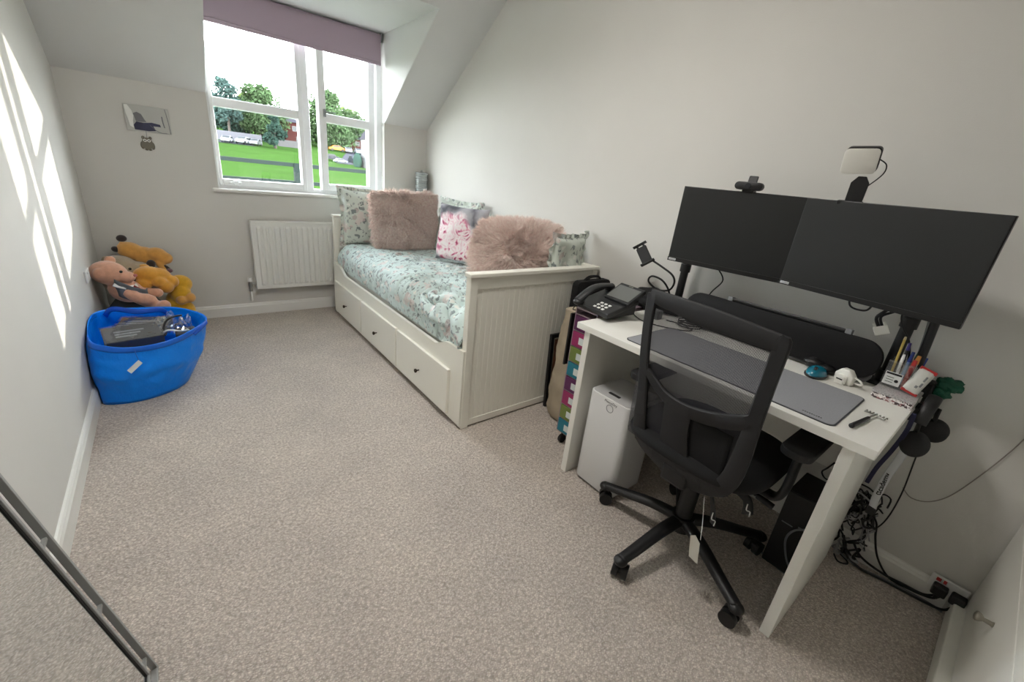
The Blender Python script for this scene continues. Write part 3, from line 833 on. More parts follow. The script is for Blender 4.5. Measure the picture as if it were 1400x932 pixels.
obj('grey_figure', flat([(-.094, 1.385), (-.075, 1.395), (-.055, 1.385), (-.045, 1.36), (-.035, 1.342), (-.085, 1.338)], yy), M_pgrey, pc)
obj('thin_lines', MB().tube([(-.02, yy, 1.325), (.005, yy, 1.30), (.03, yy, 1.288), (.06, yy, 1.288)], .002, 6).tube([(.045, yy, 1.385), (.047, yy, 1.35), (.052, yy, 1.32)], .003, 6).tube([(.066, yy, 1.43), (.074, yy, 1.36), (.078, yy, 1.286)], .0018, 6), M_pgrey, pc)
M_owl = mat('antique_metal', (120, 116, 104), rough=.45, metal=.5)
ow = thing('owl_charm', 'small metal owl charm hanging under the picture', 'ornament', (-.052, YW - .008, 1.2))
OX, OZ = -.050, 1.215
pol = []
for k in range(40):
    a = 2 * PI * k / 40; rx = .028 * (1 + .22 * max(0, -math.sin(a)) * abs(math.cos(a))); rz = .034
    pol.append((OX + rx * math.cos(a), OZ + rz * math.sin(a) * (1.05 if math.sin(a) > 0 else 1)))
obj('body', MB().prism(pol, 1, YW - .003, YW - .010, bev=.001).sph((OX - .018, YW - .006, OZ + .034), (.008, .004, .010)).sph((OX + .018, YW - .006, OZ + .034), (.008, .004, .010))
    .sph((OX - .026, YW - .006, OZ - .012), (.010, .004, .022)).sph((OX + .026, YW - .006, OZ - .012), (.010, .004, .022)).sph((OX - .008, YW - .006, OZ - .036), (.008, .004, .006)).sph((OX + .009, YW - .006, OZ - .036), (.008, .004, .006)), M_owl, ow)
for sx in (-.010, .010):
    e = obj('eye', MB().cyl((OX + sx, YW - .0098, OZ + .018), (OX + sx, YW - .012, OZ + .018), .009), M_pwhite, ow)
    obj('pupil', MB().cyl((OX + sx, YW - .012, OZ + .018), (OX + sx, YW - .0135, OZ + .018), .004), M_black, e)
obj('hanging_cord', MB().tube([(OX + .002, YW - .006, OZ + .038), (OX + .003, YW - .010, OZ + .055), (OX + .004, YW - .014, 1.29)], .0012, 6), M_grey, ow)

# ------------------------------------------------------------------ blue carrier bag
def blue_mat():
    m, nt, b = new_mat('blue_woven_plastic')
    b.inputs['Base Color'].default_value = lin((0, 138, 255)); b.inputs['Roughness'].default_value = .36
    b.inputs['Specular IOR Level'].default_value = .35
    tc = nt.nodes.new('ShaderNodeTexCoord')
    n = nt.nodes.new('ShaderNodeTexNoise'); n.inputs['Scale'].default_value = 14; n.inputs['Detail'].default_value = 4; n.inputs['Roughness'].default_value = .7
    nt.links.new(tc.outputs['Object'], n.inputs['Vector'])
    v = nt.nodes.new('ShaderNodeTexVoronoi'); v.inputs['Scale'].default_value = 16; nt.links.new(tc.outputs['Object'], v.inputs['Vector'])
    ad = nt.nodes.new('ShaderNodeMath'); ad.operation = 'ADD'; nt.links.new(n.outputs['Fac'], ad.inputs[0]); nt.links.new(v.outputs['Distance'], ad.inputs[1])
    bp = nt.nodes.new('ShaderNodeBump'); bp.inputs['Strength'].default_value = .5; bp.inputs['Distance'].default_value = .01
    nt.links.new(ad.outputs[0], bp.inputs['Height']); nt.links.new(bp.outputs['Normal'], b.inputs['Normal'])
    return m
M_blue = blue_mat(); M_bluehem = mat('blue_bag_hem', (0, 104, 220), rough=.4)
bot = [(-.392, 2.66), (-.378, 2.575), (-.25, 2.545), (-.12, 2.60), (-.05, 2.70), (-.035, 2.85), (-.06, 3.0), (-.16, 3.06), (-.30, 3.07), (-.375, 3.0), (-.39, 2.85)]
top = [(-.402, 2.76, .335), (-.37, 2.60, .322), (-.25, 2.53, .305), (-.10, 2.53, .315), (.02, 2.64, .330), (.078, 2.80, .322), (.045, 2.93, .325), (-.06, 3.05, .330), (-.20, 3.11, .325), (-.34, 3.11, .330), (-.402, 2.98, .345)]
def cr(P, t):
    n = len(P); f = t * n; i = int(math.floor(f)); k = f - i
    a, b_, c, d = (Vector(P[(i + j - 1) % n]) for j in range(4))
    return .5 * ((2 * b_) + (c - a) * k + (2 * a - 5 * b_ + 4 * c - d) * k * k + (3 * b_ - a - 3 * c + d) * k ** 3)
bot3 = [(x, y, .004) for x, y in bot]
def bag_fn(u, v):
    a = cr(bot3, u); c = cr(top, u); p = a.lerp(c, v ** .9)
    cen = Vector((-.19, 2.84, p.z)); o = (p - cen); o.z = 0; o.normalize()
    s = math.sin(PI * v)
    p += o * (.022 * s + .016 * s * noise.noise(Vector((u * 9, v * 3, 1))) + .010 * s * noise.noise(Vector((u * 26, v * 6, 4))))
    p.x = max(p.x, XL + .004 + (.014 if p.z < .1 else 0)); p.z = max(p.z, .003)
    return p
bg = thing('carrier_bag', 'big blue woven plastic carrier bag on the carpet against the left wall', 'bag', (-.2, 2.8, 0))
bm_ = MB().grid(lambda u, v: bag_fn(u, v), 110, 26, close_u=True)
b = bmesh.new(); b.faces.new([b.verts.new(bag_fn(k / 60, 0) + Vector((0, 0, .002))) for k in range(60)]); bm_._add(b)
o = obj('bag_body', bm_, M_blue, bg, mods=[('SOLIDIFY', dict(thickness=.003, offset=-1))])
hem = MB()
hem.grid(lambda u, v: bag_fn(u, .90 + .1 * v) + (bag_fn(u, .9 + .1 * v) - Vector((-.19, 2.84, bag_fn(u, .9 + .1 * v).z))).normalized() * .003 * (1 if bag_fn(u, 1).x > -.39 else 0), 110, 3, close_u=True)
obj('hem', hem, M_bluehem, bg, mods=[('SOLIDIFY', dict(thickness=.003, offset=-1))])
M_bluehandle = mat('blue_webbing', (4, 84, 200), rough=.5)
obj('handle', MB().tube([(-.36, 3.05, .31), (-.32, 3.02, .355), (-.22, 3.0, .335), (-.13, 3.02, .33), (-.10, 3.06, .30)], (.014, .003), 8, flat=(0, 0, 1)), M_bluehandle, bg)
obj('handle', MB().tube([(.01, 2.62, .30), (.045, 2.64, .326), (.074, 2.71, .332), (.07, 2.78, .31)], (.010, .003), 8, flat=(0, 0, 1)), M_bluehandle, bg)
tagm = MB(); TM = frame_axes((-.235, 2.478, .222), (.72, -.05, .70), (-.3, -.9, .3))
tagm.box(-.034, .034, -.0006, .0006, -.011, .011, M=TM)
tg = obj('paper_tag', tagm, mat('tag_paper', (226, 228, 230), rough=.6), bg)
obj('tag_cord', MB().tube([(-.225, 2.515, .30), (-.222, 2.494, .275), (-.214, 2.480, .240)], .0014, 6), M_bluehandle, tg)
tm_ = MB()
for k in range(4): tm_.box(-.02, .018, -.0012, -.0006, -.006 + k * .0035, -.0045 + k * .0035, M=TM)
obj('tag_print', tm_, M_grey, tg)
# contents
M_dkbox = mat('dark_grey_card', (62, 64, 68), rough=.6); M_pkgprint = mat('pale_print', (176, 180, 184), rough=.5)
def pack(label, c, rz, tilt, sx, sy, sz, top_m, group=None):
    t = thing('wrapped_box', label, 'box', c, rz, group)
    T = Matrix.Rotation(tilt, 4, 'X')
    a = obj('box', MB().box(-sx / 2, sx / 2, -sy / 2, sy / 2, -sz, 0, M=T, bev=.004), top_m, t, local=True)
    fl_ = MB().grid(lambda u, v: T @ Vector(((u - .5) * (sx + .012), (v - .5) * (sy + .01), .003 + .006 * abs(noise.noise(Vector((u * 7, v * 7, sx * 9)))))), 24, 24)
    obj('film', fl_, M_film, t, local=True)
    p = MB()
    for k in range(3): p.box(-sx * .32, sx * (.05 + .08 * k), -sy * .25 + k * sy * .16, -sy * .17 + k * sy * .16, 0, .0015, M=T)
    obj('print', p, M_pkgprint, t, local=True)
    return t
pack('film-wrapped dark grey box at the front of the blue bag', (-.235, 2.72, .315), .18, .14, .22, .17, .10, M_dkbox)
pack('flat grey packet tucked behind the wrapped box in the blue bag', (-.20, 2.90, .30), -.25, .1, .22, .16, .05, mat('mid_grey_card', (96, 98, 100), rough=.6))
sp_ = MB(); R = random.Random(5)
def crumple(mb, c, s, seed, n=18):
    return mb.grid(lambda u, v: Vector((c[0] + (u - .5) * s[0], c[1] + (v - .5) * s[1], c[2] + s[2] * noise.noise(Vector((u * 3.1, v * 3.1, seed))) + .4 * s[2] * noise.noise(Vector((u * 9, v * 9, seed))))), n, n, smooth=False)
tag(obj('plastic_wrap', crumple(MB(), (-.075, 2.86, .29), (.17, .22, .07), 3), M_film), 'crumpled clear plastic wrap in the right side of the blue bag', 'packaging')
tag(obj('paper_bundle', MB().box(-.07, .02, 2.74, 2.86, .16, .27, M=None, bev=.01), M_dkbox), 'dark grey packet low in the right side of the blue bag', 'packet')
wm = MB().tube([(-.125, 2.70, .29), (-.095, 2.66, .325), (-.045, 2.66, .315), (-.01, 2.70, .30)], .004, 8)
tag(obj('white_cable', wm, M_white), 'short white cable curling by the wrapped box in the blue bag', 'cable')
bw = MB().tube([(-.12, 2.72, .29), (-.10, 2.76, .34), (-.06, 2.80, .352), (-.03, 2.83, .345)], .005, 8)
tag(obj('black_cable', bw, M_black), 'black cable sticking up from the contents of the blue bag', 'cable')

# ------------------------------------------------------------------ soft toys heaped in the corner
def plush(name, parts, material, parent, voxel=.006, label=None):
    mb = MB()
    for p in parts:
        if p[0] == 's': mb.sph(p[1], p[2], M=(Euler(p[3]).to_matrix() if len(p) > 3 else None))
        else: mb.tube(p[1], p[2], 10)
    return obj(name, mb, material, parent, mods=[('REMESH', dict(mode='VOXEL', voxel_size=voxel, use_smooth_shade=True)), ('SMOOTH', dict(factor=.8, iterations=4))], label=label)
def plush_mat(name, rgb): return mat(name, rgb, rough=.9, bump=.9, bscale=330, sheen=.5, var=.1, vscale=40)
M_pteddy = plush_mat('pinkish_tan_plush', (214, 160, 132)); M_gbear = plush_mat('grey_beige_plush', (158, 142, 118)); M_gold = plush_mat('golden_plush', (206, 150, 72))
M_yellow = plush_mat('yellow_plush', (224, 170, 32)); M_gold2 = plush_mat('amber_plush', (214, 152, 52)); M_greyknit = mat('grey_knit', (104, 110, 116), rough=.95, bump=.8, bscale=260)
M_eye = mat('glossy_black_eye', (14, 13, 14), rough=.15); M_dkplush = plush_mat('dark_brown_plush', (44, 36, 34)); M_redfelt = mat('red_felt', (150, 50, 52), rough=.9)
# cushion-like beanbag hidden under the heap gives it its height
bb = MB().sph((-.255, 3.53, .15), (.15, .225, .148))
tag(obj('grey_beanbag', bb, M_greyknit), 'grey cushion under the heap of soft toys in the corner', 'cushion')
# 1 pink-tan teddy with grey pinafore, slumped to the right, nearest
t = thing('teddy_bear', 'pinkish tan teddy bear in a grey pinafore, nearest of the heap', 'soft toy', (-.28, 3.33, .3), 0, 'soft toys heaped in the corner')
hx, hy, hz = -.335, 3.36, .478
bd = plush('body', [('s', (hx, hy, hz), (.088, .080, .070), (0, .25, 0)), ('s', (hx + .075, hy - .035, hz - .020), (.045, .038, .034)), ('s', (hx - .035, hy - .065, hz + .010), (.030, .018, .034), (0, .3, 0)), ('s', (hx + .012, hy + .06, hz + .062), (.028, .018, .028)),
    ('s', (-.275, 3.36, .365), (.088, .080, .070), (0, .5, 0)),
    ('t', [(-.265, 3.29, .375), (-.225, 3.25, .345), (-.175, 3.235, .335)], lambda k: .032 + .004 * k), ('s', (-.170, 3.232, .333), (.036, .032, .030)),
    ('t', [(-.24, 3.38, .37), (-.19, 3.36, .35), (-.145, 3.345, .345)], lambda k: .028), ('s', (-.135, 3.34, .345), (.034, .03, .028)),
    ('t', [(-.23, 3.30, .325), (-.16, 3.245, .300), (-.115, 3.21, .295)], lambda k: .030), ('s', (-.105, 3.20, .300), (.032, .030, .034))], M_pteddy, t)
obj('eye', MB().sph((hx + .060, hy - .070, hz + .020), .008), M_eye, t); obj('eye', MB().sph((hx + .098, hy - .012, hz + .022), .008), M_eye, t)
obj('nose', MB().sph((hx + .118, hy - .048, hz - .010), (.010, .013, .009)), mat('pink_nose', (196, 120, 112), rough=.6), t)
dr = MB().grid(lambda u, v: Vector((-.283 + .05 * v, 3.355, .378 - .03 * v)) + Matrix.Rotation(.55, 3, 'Y') @ Vector((math.cos(2 * PI * u) * (.093 + .004 * math.sin(u * 50)), math.sin(2 * PI * u) * (.088 + .004 * math.sin(u * 50)), (.052 - .085 * v))), 60, 8, close_u=True)
ds = obj('pinafore', dr, M_greyknit, t, mods=[('SOLIDIFY', dict(thickness=.004))])
obj('collar', MB().tube([(-.32, 3.28, .425), (-.27, 3.275, .405), (-.225, 3.315, .40), (-.225, 3.36, .405)], (.012, .005), 8), M_white, ds)
obj('red_trim', MB().tube([(-.235, 3.30, .405), (-.205, 3.305, .375), (-.19, 3.31, .35)], (.009, .004), 8), M_redfelt, ds)
# 2 grey beige bear lying behind, its round back up
t = thing('teddy_bear', 'grey-beige teddy bear lying face down behind the pinkish one', 'soft toy', (-.28, 3.53, .3), 0, 'soft toys heaped in the corner')
plush('body', [('s', (-.30, 3.54, .46), (.095, .11, .085)), ('s', (-.215, 3.53, .425), (.09, .09, .08)), ('s', (-.345, 3.50, .525), (.026, .02, .028)), ('s', (-.15, 3.47, .365), (.045, .035, .06)), ('s', (-.345, 3.44, .40), (.04, .05, .045))], M_gbear, t)
obj('nose', MB().sph((-.20, 3.443, .415), (.014, .01, .01)), M_dkplush, t)
# 3 golden plush dog stretched over the top
t = thing('plush_dog', 'golden plush dog with dark ears stretched over the top of the heap', 'soft toy', (-.22, 3.62, .45), 0, 'soft toys heaped in the corner')
plush('body', [('s', (-.232, 3.60, .560), (.072, .058, .056), (0, .45, 0)), ('s', (-.165, 3.60, .525), (.070, .06, .060), (0, .5, 0)), ('s', (-.105, 3.575, .540), (.058, .05, .045), (0, .3, 0)), ('s', (-.070, 3.565, .515), (.045, .038, .04)),
    ('t', [(-.12, 3.58, .53), (-.10, 3.55, .48), (-.075, 3.54, .44)], lambda k: .022), ('t', [(-.25, 3.59, .56), (-.265, 3.60, .595), (-.262, 3.60, .62)], lambda k: .016)], M_gold, t)
obj('ear', MB().sph((-.263, 3.60, .640), (.026, .016, .022)), M_dkplush, t)
obj('ear', MB().sph((-.300, 3.585, .575), (.022, .016, .018), M=Euler((0, .4, 0)).to_matrix()), M_dkplush, t)
obj('paw', MB().sph((-.142, 3.520, .490), (.024, .018, .026)), M_dkplush, t)
obj('paw', MB().sph((-.062, 3.535, .452), (.012, .012, .030), M=Euler((0, -.6, 0)).to_matrix()), M_dkplush, t)
# 4 amber bear face down in front
t = thing('plush_bear', 'amber yellow plush bear curled face down in the middle of the heap', 'soft toy', (-.16, 3.45, .3), 0, 'soft toys heaped in the corner')
plush('body', [('s', (-.165, 3.44, .440), (.075, .065, .052)), ('s', (-.120, 3.45, .425), (.070, .065, .055)), ('s', (-.195, 3.40, .385), (.042, .042, .044)), ('s', (-.115, 3.395, .400), (.042, .040, .036)), ('s', (-.085, 3.40, .365), (.042, .040, .042)), ('s', (-.050, 3.43, .39), (.036, .04, .04)), ('s', (-.18, 3.49, .478), (.03, .02, .02))], M_gold2, t)
obj('ear', MB().sph((-.055, 3.46, .455), (.018, .014, .014)), plush_mat('mauve_ear', (110, 76, 82)), t)
# 5 yellow plush at the right
t = thing('plush_lion', 'bright yellow plush toy with tan feet at the right end of the heap', 'soft toy', (-.02, 3.5, .2), 0, 'soft toys heaped in the corner')
plush('body', [('s', (-.015, 3.53, .345), (.070, .062, .062)), ('s', (-.020, 3.50, .285), (.060, .060, .075)), ('s', (-.055, 3.53, .21), (.055, .06, .09)), ('s', (-.01, 3.53, .15), (.06, .06, .08))], M_yellow, t)
plush('feet', [('s', (.025, 3.47, .262), (.035, .040, .035)), ('s', (-.02, 3.45, .255), (.032, .04, .032)), ('s', (-.0, 3.50, .09), (.07, .07, .085))], M_gold, t)

# white double socket low on the left wall by the toys
sk = thing('wall_socket', 'white double wall socket low on the left wall above the toys', 'socket', (XL, 3.21, .50))
obj('face_plate', MB().box(XL, XL + .009, 3.15, 3.27, .47, .535, bev=.003), M_white, sk)
obj('rocker', MB().box(XL + .008, XL + .013, 3.185, 3.197, .515, .528, bev=.001), M_white, sk)
obj('rocker', MB().box(XL + .008, XL + .013, 3.225, 3.237, .515, .528, bev=.001), M_white, sk)

# ------------------------------------------------------------------ mirror leaning on the left wall
mi = thing('leaning_mirror', 'tall mirror in an open double-rail silver frame leaning on the left wall', 'mirror', (-.20, .79, 0))
M_mirror = mat('mirror_glass', (232, 235, 235), rough=.015, metal=1); M_frame = mat('pewter_frame', (160, 161, 159), rough=.45, metal=.15)
ml = math.radians(10.6); ML = 1.22; MW = .46
# local: x along -Y (world), y out of the mirror (towards the room), z up the glass
ex = Vector((0, -1, 0)); ez = Vector((-math.sin(ml), 0, math.cos(ml))); ey = ez.cross(ex)
MM = Matrix(((ex.x, ey.x, ez.x, -.184), (ex.y, ey.y, ez.y, 1.020), (ex.z, ey.z, ez.z, .004), (0, 0, 0, 1)))
f = MB(); bw_ = .008; gap = .044
for (x0, x1) in ((0, bw_), (MW - bw_, MW), (gap, gap + bw_), (MW - gap - bw_, MW - gap)):
    d = .013 if x0 in (0, MW - bw_) else .012
    f.box(x0, x1, -d, 0, 0 if x0 in (0, MW - bw_) else gap, ML if x0 in (0, MW - bw_) else ML - gap, M=MM, bev=.001)
for (z0, z1) in ((0, bw_), (ML - bw_, ML), (gap, gap + bw_), (ML - gap - bw_, ML - gap)):
    d = .013 if z0 in (0, ML - bw_) else .012
    a = 0 if z0 in (0, ML - bw_) else gap
    f.box(a + .002, MW - a - .002, -d, 0, z0, z1, M=MM, bev=.001)
obj('frame', f, M_frame, mi)
nst = 6
def strut(*a): obj('strut', MB().box(*a, M=MM), M_frame, mi)
for k in range(nst):
    z_ = gap + .012 + (ML - 2 * gap - .03) * k / (nst - 1)
    strut(bw_ - .001, gap + .001, -.011, -.004, z_, z_ + .006); strut(MW - gap - .001, MW - bw_ + .001, -.011, -.004, z_, z_ + .006)
for k in (0, 1, 2):
    x_ = gap + .012 + (MW - 2 * gap - .03) * k / 2
    strut(x_, x_ + .006, -.011, -.004, bw_ - .001, gap + .001); strut(x_, x_ + .006, -.011, -.004, ML - gap - .001, ML - bw_ + .001)
obj('backing', MB().box(gap + .001, MW - gap - .001, -.0118, -.0095, gap + .001, ML - gap - .001, M=MM), M_black, mi)
obj('glass', MB().box(gap + bw_ + .003, MW - gap - bw_ - .003, -.010, -.0055, gap + bw_ + .003, ML - gap - bw_ - .003, M=MM), M_mirror, mi)
ed = MB()
for (x0, x1) in ((gap + bw_ - .001, gap + bw_ + .006), (MW - gap - bw_ - .006, MW - gap - bw_ + .001)): ed.box(x0, x1, -.012, -.004, gap + .006, ML - gap - .006, M=MM)
for (z0, z1) in ((gap + bw_ - .001, gap + bw_ + .006), (ML - gap - bw_ - .006, ML - gap - bw_ + .001)): ed.box(gap + .006, MW - gap - .006, -.012, -.004, z0, z1, M=MM)
obj('inner_edge', ed, M_black, mi)

# ------------------------------------------------------------------ things between daybed and desk
# framed picture leaning on the daybed end
fp = thing('framed_picture', 'black-framed picture with cream mount leaning on the near end of the daybed', 'picture', (1.74, 1.50, 0))
PA = math.radians(3.2)
PM = Matrix.Translation((1.588, 1.504, .004)) @ Matrix.Rotation(-PA, 4, 'X')
PW_, PH_ = .33, .45
f = MB()
for bx in ((0, .022, 0, PH_), (PW_ - .022, PW_, 0, PH_), (.02, PW_ - .02, 0, .022), (.02, PW_ - .02, PH_ - .022, PH_)):
    f.box(bx[0], bx[1], -.0, .018, bx[2], bx[3], M=PM, bev=.001)
obj('frame', f, M_black, fp)
obj('mount', MB().box(.02, PW_ - .02, .007, .012, .02, PH_ - .02, M=PM), mat('cream_mount', (206, 198, 184), rough=.8), fp)
obj('print', MB().box(.034, PW_ - .034, .005, .0075, .034, PH_ - .034, M=PM), mat('brown_print', (112, 74, 52), rough=.6, var=.3, vscale=14), fp)
obj('inner_mount', MB().box(.062, PW_ - .062, .0035, .0055, .062, PH_ - .062, M=PM), mat('tan_inner_mount', (150, 128, 104), rough=.8), fp)
obj('inner_print', MB().box(.072, PW_ - .072, .002, .004, .072, PH_ - .072, M=PM), mat('dark_brown_print', (66, 44, 36), rough=.6, var=.3, vscale=20), fp)

# drawer trolley
TX0, TX1, TY0, TY1, TZ, TB = 1.40, 1.76, 1.092, 1.222, .735, .075
M_trf = mat('mauve_grey_frame', (150, 132, 140), rough=.4)
tw = thing('drawer_tower', 'tower of eight small coloured drawers left of the desk', 'drawer unit', ((TX0 + TX1) / 2, (TY0 + TY1) / 2, 0))
f = MB()
f.box(TX0, TX1, TY1 - .006, TY1, TB, TZ, bev=.001); f.box(TX0, TX1, TY0, TY0 + .006, TB, TZ, bev=.001)
f.box(TX0, TX1, TY0, TY1, TZ - .008, TZ, bev=.001); f.box(TX1 - .006, TX1, TY0, TY1, TB, TZ)
nd = 8; dh = (TZ - .035 - TB) / nd
for k in range(nd + 1): f.box(TX0, TX1 - .005, TY0 + .005, TY1 - .005, TB + k * dh, TB + .004 + k * dh)
obj('frame', f, M_trf, tw)
for x_ in (TX0 + .03, TX1 - .03):
    for y_ in (TY0 + .02, TY1 - .02):
        obj('castor', MB().cyl((x_, y_ - .009, .022), (x_, y_ + .009, .022), .022).cyl((x_, y_, .02), (x_, y_, TB + .002), .006), M_black, tw)
cols = [('teal', (22, 118, 138)), ('olive_green', (112, 128, 62)), ('magenta', (150, 40, 94)), ('plum', (92, 34, 84))]
for k in range(nd):
    nm, rgb = cols[k % 4]
    z0 = TB + .006 + k * dh; z1 = z0 + dh - .008
    dd = obj('drawer', MB().box(TX0 - .004, TX1 - .01, TY0 + .008, TY1 - .008, z0, z1, bev=.002), mat(nm + '_plastic', rgb, rough=.4), tw, label=nm.replace('_', ' ') + ' drawer')
    ym = TY0 + .008 + (TY1 - TY0 - .016) * .5
    obj('label_card', MB().box(TX0 - .0055, TX0 - .003, ym - .026, ym + .014, z0 + dh * .22, z0 + dh * .64), mat('pale_label', (206, 214, 212), rough=.6), dd)
# canvas bag
def tote_fn(u, v):
    a = 2 * PI * u; z = .004 + .66 * v
    wx = .050 * (1 - .35 * v) ; wy = .105 * (1 - .35 * v * v)
    cx = 1.625 - .075 * v ** .5; cy = 1.36 - .03 * v
    sx = math.copysign(abs(math.cos(a)) ** .7, math.cos(a)); sy = math.copysign(abs(math.sin(a)) ** .7, math.sin(a))
    r = 1 + .13 * noise.noise(Vector((math.cos(a) * 1.6, math.sin(a) * 1.6, v * 7))) + .06 * noise.noise(Vector((math.cos(a) * 5, math.sin(a) * 5, v * 16)))
    return (cx + sx * wx * 1.5 * r, cy + sy * wy * r, z)
M_tote = mat('beige_canvas', (172, 160, 140), rough=.95, bump=.5, bscale=300, var=.1, vscale=12)
tb = thing('canvas_bag', 'crumpled beige canvas bag standing between the daybed and the drawer tower', 'bag', (1.6, 1.38, 0))
mb = MB().grid(tote_fn, 48, 60, close_u=True)
b = bmesh.new(); b.faces.new([b.verts.new(tote_fn(k / 40, 1)) for k in range(40)]); mb._add(b)
obj('bag_body', mb, M_tote, tb)
obj('handle', MB().tube([(1.55, 1.34, .64), (1.55, 1.32, .70), (1.55, 1.285, .715), (1.55, 1.262, .68), (1.55, 1.255, .60)], (.012, .003), 8, flat=(1, 0, 0)), M_tote, tb)
# thin black tablet edge in front of the tower side
tag(obj('black_folder', MB().box(1.385, 1.60, 1.228, 1.238, .44, .70, bev=.002), M_black), 'thin black folder standing on edge against the left side of the drawer tower', 'folder')
# black padded case
bc_ = thing('laptop_case', 'black padded laptop case standing behind the desk phone by the wall', 'case', (1.8, 1.48, 0))
obj('case_body', MB().prism(rrect(1.655, 1.925, .004, .772, .03), 1, 1.455, 1.50, bev=.004), M_dkfabric, bc_)
obj('carry_handle', MB().tube([(1.72, 1.478, .765), (1.76, 1.478, .788), (1.83, 1.478, .788), (1.87, 1.478, .765)], (.009, .004), 8), M_dkfabric, bc_)

# ------------------------------------------------------------------ desk
DX0, DX1, DY0, DY1, DZ = 1.262, 1.842, .078, 1.082, .725
dk = thing('desk', 'white laminate desk with panel legs against the long wall', 'desk', (1.55, .58, 0))
obj('desktop', MB().box(DX0, DX1, DY0, DY1, DZ - .026, DZ, bev=.0015), M_desk, dk)
obj('leg_panel', MB().box(DX0 + .012, DX1 - .02, DY1 - .066, DY1 - .037, 0, DZ - .026, bev=.001), M_desk, dk)
obj('leg_panel', MB().box(DX0 + .012, DX1 - .02, DY0 + .038, DY0 + .067, 0, DZ - .026, bev=.001), M_desk, dk)
obj('back_panel', MB().box(DX1 - .085, DX1 - .069, DY0 + .067, DY1 - .066, .385, DZ - .026), M_desk, dk)

# dehumidifier under the desk
dhm = thing('dehumidifier', 'white tower dehumidifier with round button under the left end of the desk', 'appliance', (1.405, .885, 0))
HX0, HX1, HY0, HY1, HZ = 1.300, 1.520, .775, .985, .452
M_dh = mat('soft_white_casing', (222, 222, 222), rough=.4)
obj('casing', MB().prism(rrect(HX0, HX1, HY0, HY1, .028), 2, .012, HZ, bev=.004), M_dh, dhm, smooth_angle=35)
obj('base_foot', MB().prism(rrect(HX0 + .01, HX1 - .01, HY0 + .01, HY1 - .01, .02), 2, 0, .014), M_grey, dhm)
tp = obj('top_lid', MB().prism(rrect(HX0 + .006, HX1 - .006, HY0 + .006, HY1 - .006, .024), 2, HZ - .001, HZ + .003, bev=.001), mat('pale_grey_lid', (190, 190, 190), rough=.35), dhm)
obj('display', MB().prism(rrect(1.334, 1.350, .858, .915, .004), 2, HZ + .002, HZ + .0042), M_black, tp)
obj('power_button', MB().cyl((1.425, .83, HZ + .002), (1.425, .83, HZ + .005), .006), M_grey, tp)
yc = .868
ring = MB(); P = [(HX0 - .0006, yc + .0165 * math.cos(2 * PI * k / 32), .412 + .0165 * math.sin(2 * PI * k / 32)) for k in range(33)]
ring.tube(P, .0011, 6, smooth=False)
obj('ring_mark', ring, M_grey, dhm)
obj('maker_mark', text_mb('MeacoDry', .015, frame_axes((HX0 - .0006, yc, .438), (0, -1, 0), (0, 0, 1))), mat('grey_lettering', (110, 110, 112), rough=.5), dhm)

# desk mat
dmx = thing('desk_mat', 'grey felt desk mat with dark edge along the front of the desk', 'desk mat', (1.44, .52, DZ))
P0 = rrect(1.290, 1.612, .180, .862, .022, 8)
obj('mat_edge', MB().prism(P0, 2, DZ + .0002, DZ + .0028), mat('mat_edge_grey', (70, 72, 76), rough=.7), dmx)
obj('mat_surface', MB().prism(rrect(1.2935, 1.6085, .1835, .8585, .019, 8), 2, DZ + .0026, DZ + .0036), mat('grey_felt', (150, 151, 155), rough=.95, bump=.6, bscale=500, var=.06, vscale=300), dmx)
mk = MB()
R = random.Random(3)
for k in range(9):
    y_ = .262 - k * .0055; mk.box(1.312, 1.3155 + R.uniform(0, .002), y_ - .0035, y_, DZ + .0034, DZ + .004)
obj('small_mark', mk, M_blackmat, dmx)

# ------------------------------------------------------------------ desk phone, across tower and desk edge
ph = thing('desk_phone', 'black desk phone with grey screen and handset on the left corner of the desk', 'phone', (1.53, 1.13, DZ + .01))
# local frame: x across (towards -Y), y back (towards +X), z up
def PHM(tilt=0.0, z=0.0): return Matrix.Translation((1.392, 1.222, DZ + .011 + z)) @ Matrix(((0, 1, 0, 0), (-1, 0, 0, 0), (0, 0, 1, 0), (0, 0, 0, 1))) @ Matrix.Rotation(-.10, 4, 'Z')
A = PHM()
T1 = A @ Matrix.Rotation(math.radians(16), 4, 'X')
M_phone = mat('charcoal_phone_plastic', (36, 37, 39), rough=.45)
obj('base', MB().box(0, .205, 0, .19, .004, .026, M=T1, bev=.006), M_phone, ph)
obj('stand', MB().prism([(0.02, .0), (.185, .062), (.185, .005), (.03, -.001)], 0, .02, .185, M=A), M_phone, ph)
T2 = A @ Matrix.Translation((0, .10, .055)) @ Matrix.Rotation(math.radians(30), 4, 'X')
sc = obj('screen_housing', MB().box(.070, .215, 0, .115, -.006, .012, M=T2, bev=.004), M_phone, ph)
obj('screen', MB().box(.080, .205, .012, .098, .011, .0135, M=T2), mat('phone_screen_grey', (104, 106, 104), rough=.3), sc)
obj('maker_mark', MB().box(.125, .150, .103, .108, .0115, .0135, M=T2), M_chrome, sc)
for r in range(3):
    for c_ in range(3):
        obj('key', MB().box(.098 + c_ * .024, .113 + c_ * .024, .018 + r * .021, .030 + r * .021, .025, .0295, M=T1, bev=.002), M_white, ph)
hs = MB()
def hpt(k):
    return T1 @ Vector((.030, -.008 + k * .205, .040 + .030 * math.sin(PI * k)))
hs.tube([hpt(k / 8) for k in range(9)], lambda k: (.022, .010 + .006 * abs(2 * k - 1) ** 3), 12, flat=(0, -1, 0))
hs.sph(hpt(.04) - Vector((0, 0, .010)), (.028, .024, .016)); hs.sph(hpt(.96) - Vector((0, 0, .010)), (.028, .024, .016))
obj('handset', hs, M_phone, ph, label='black curved handset')
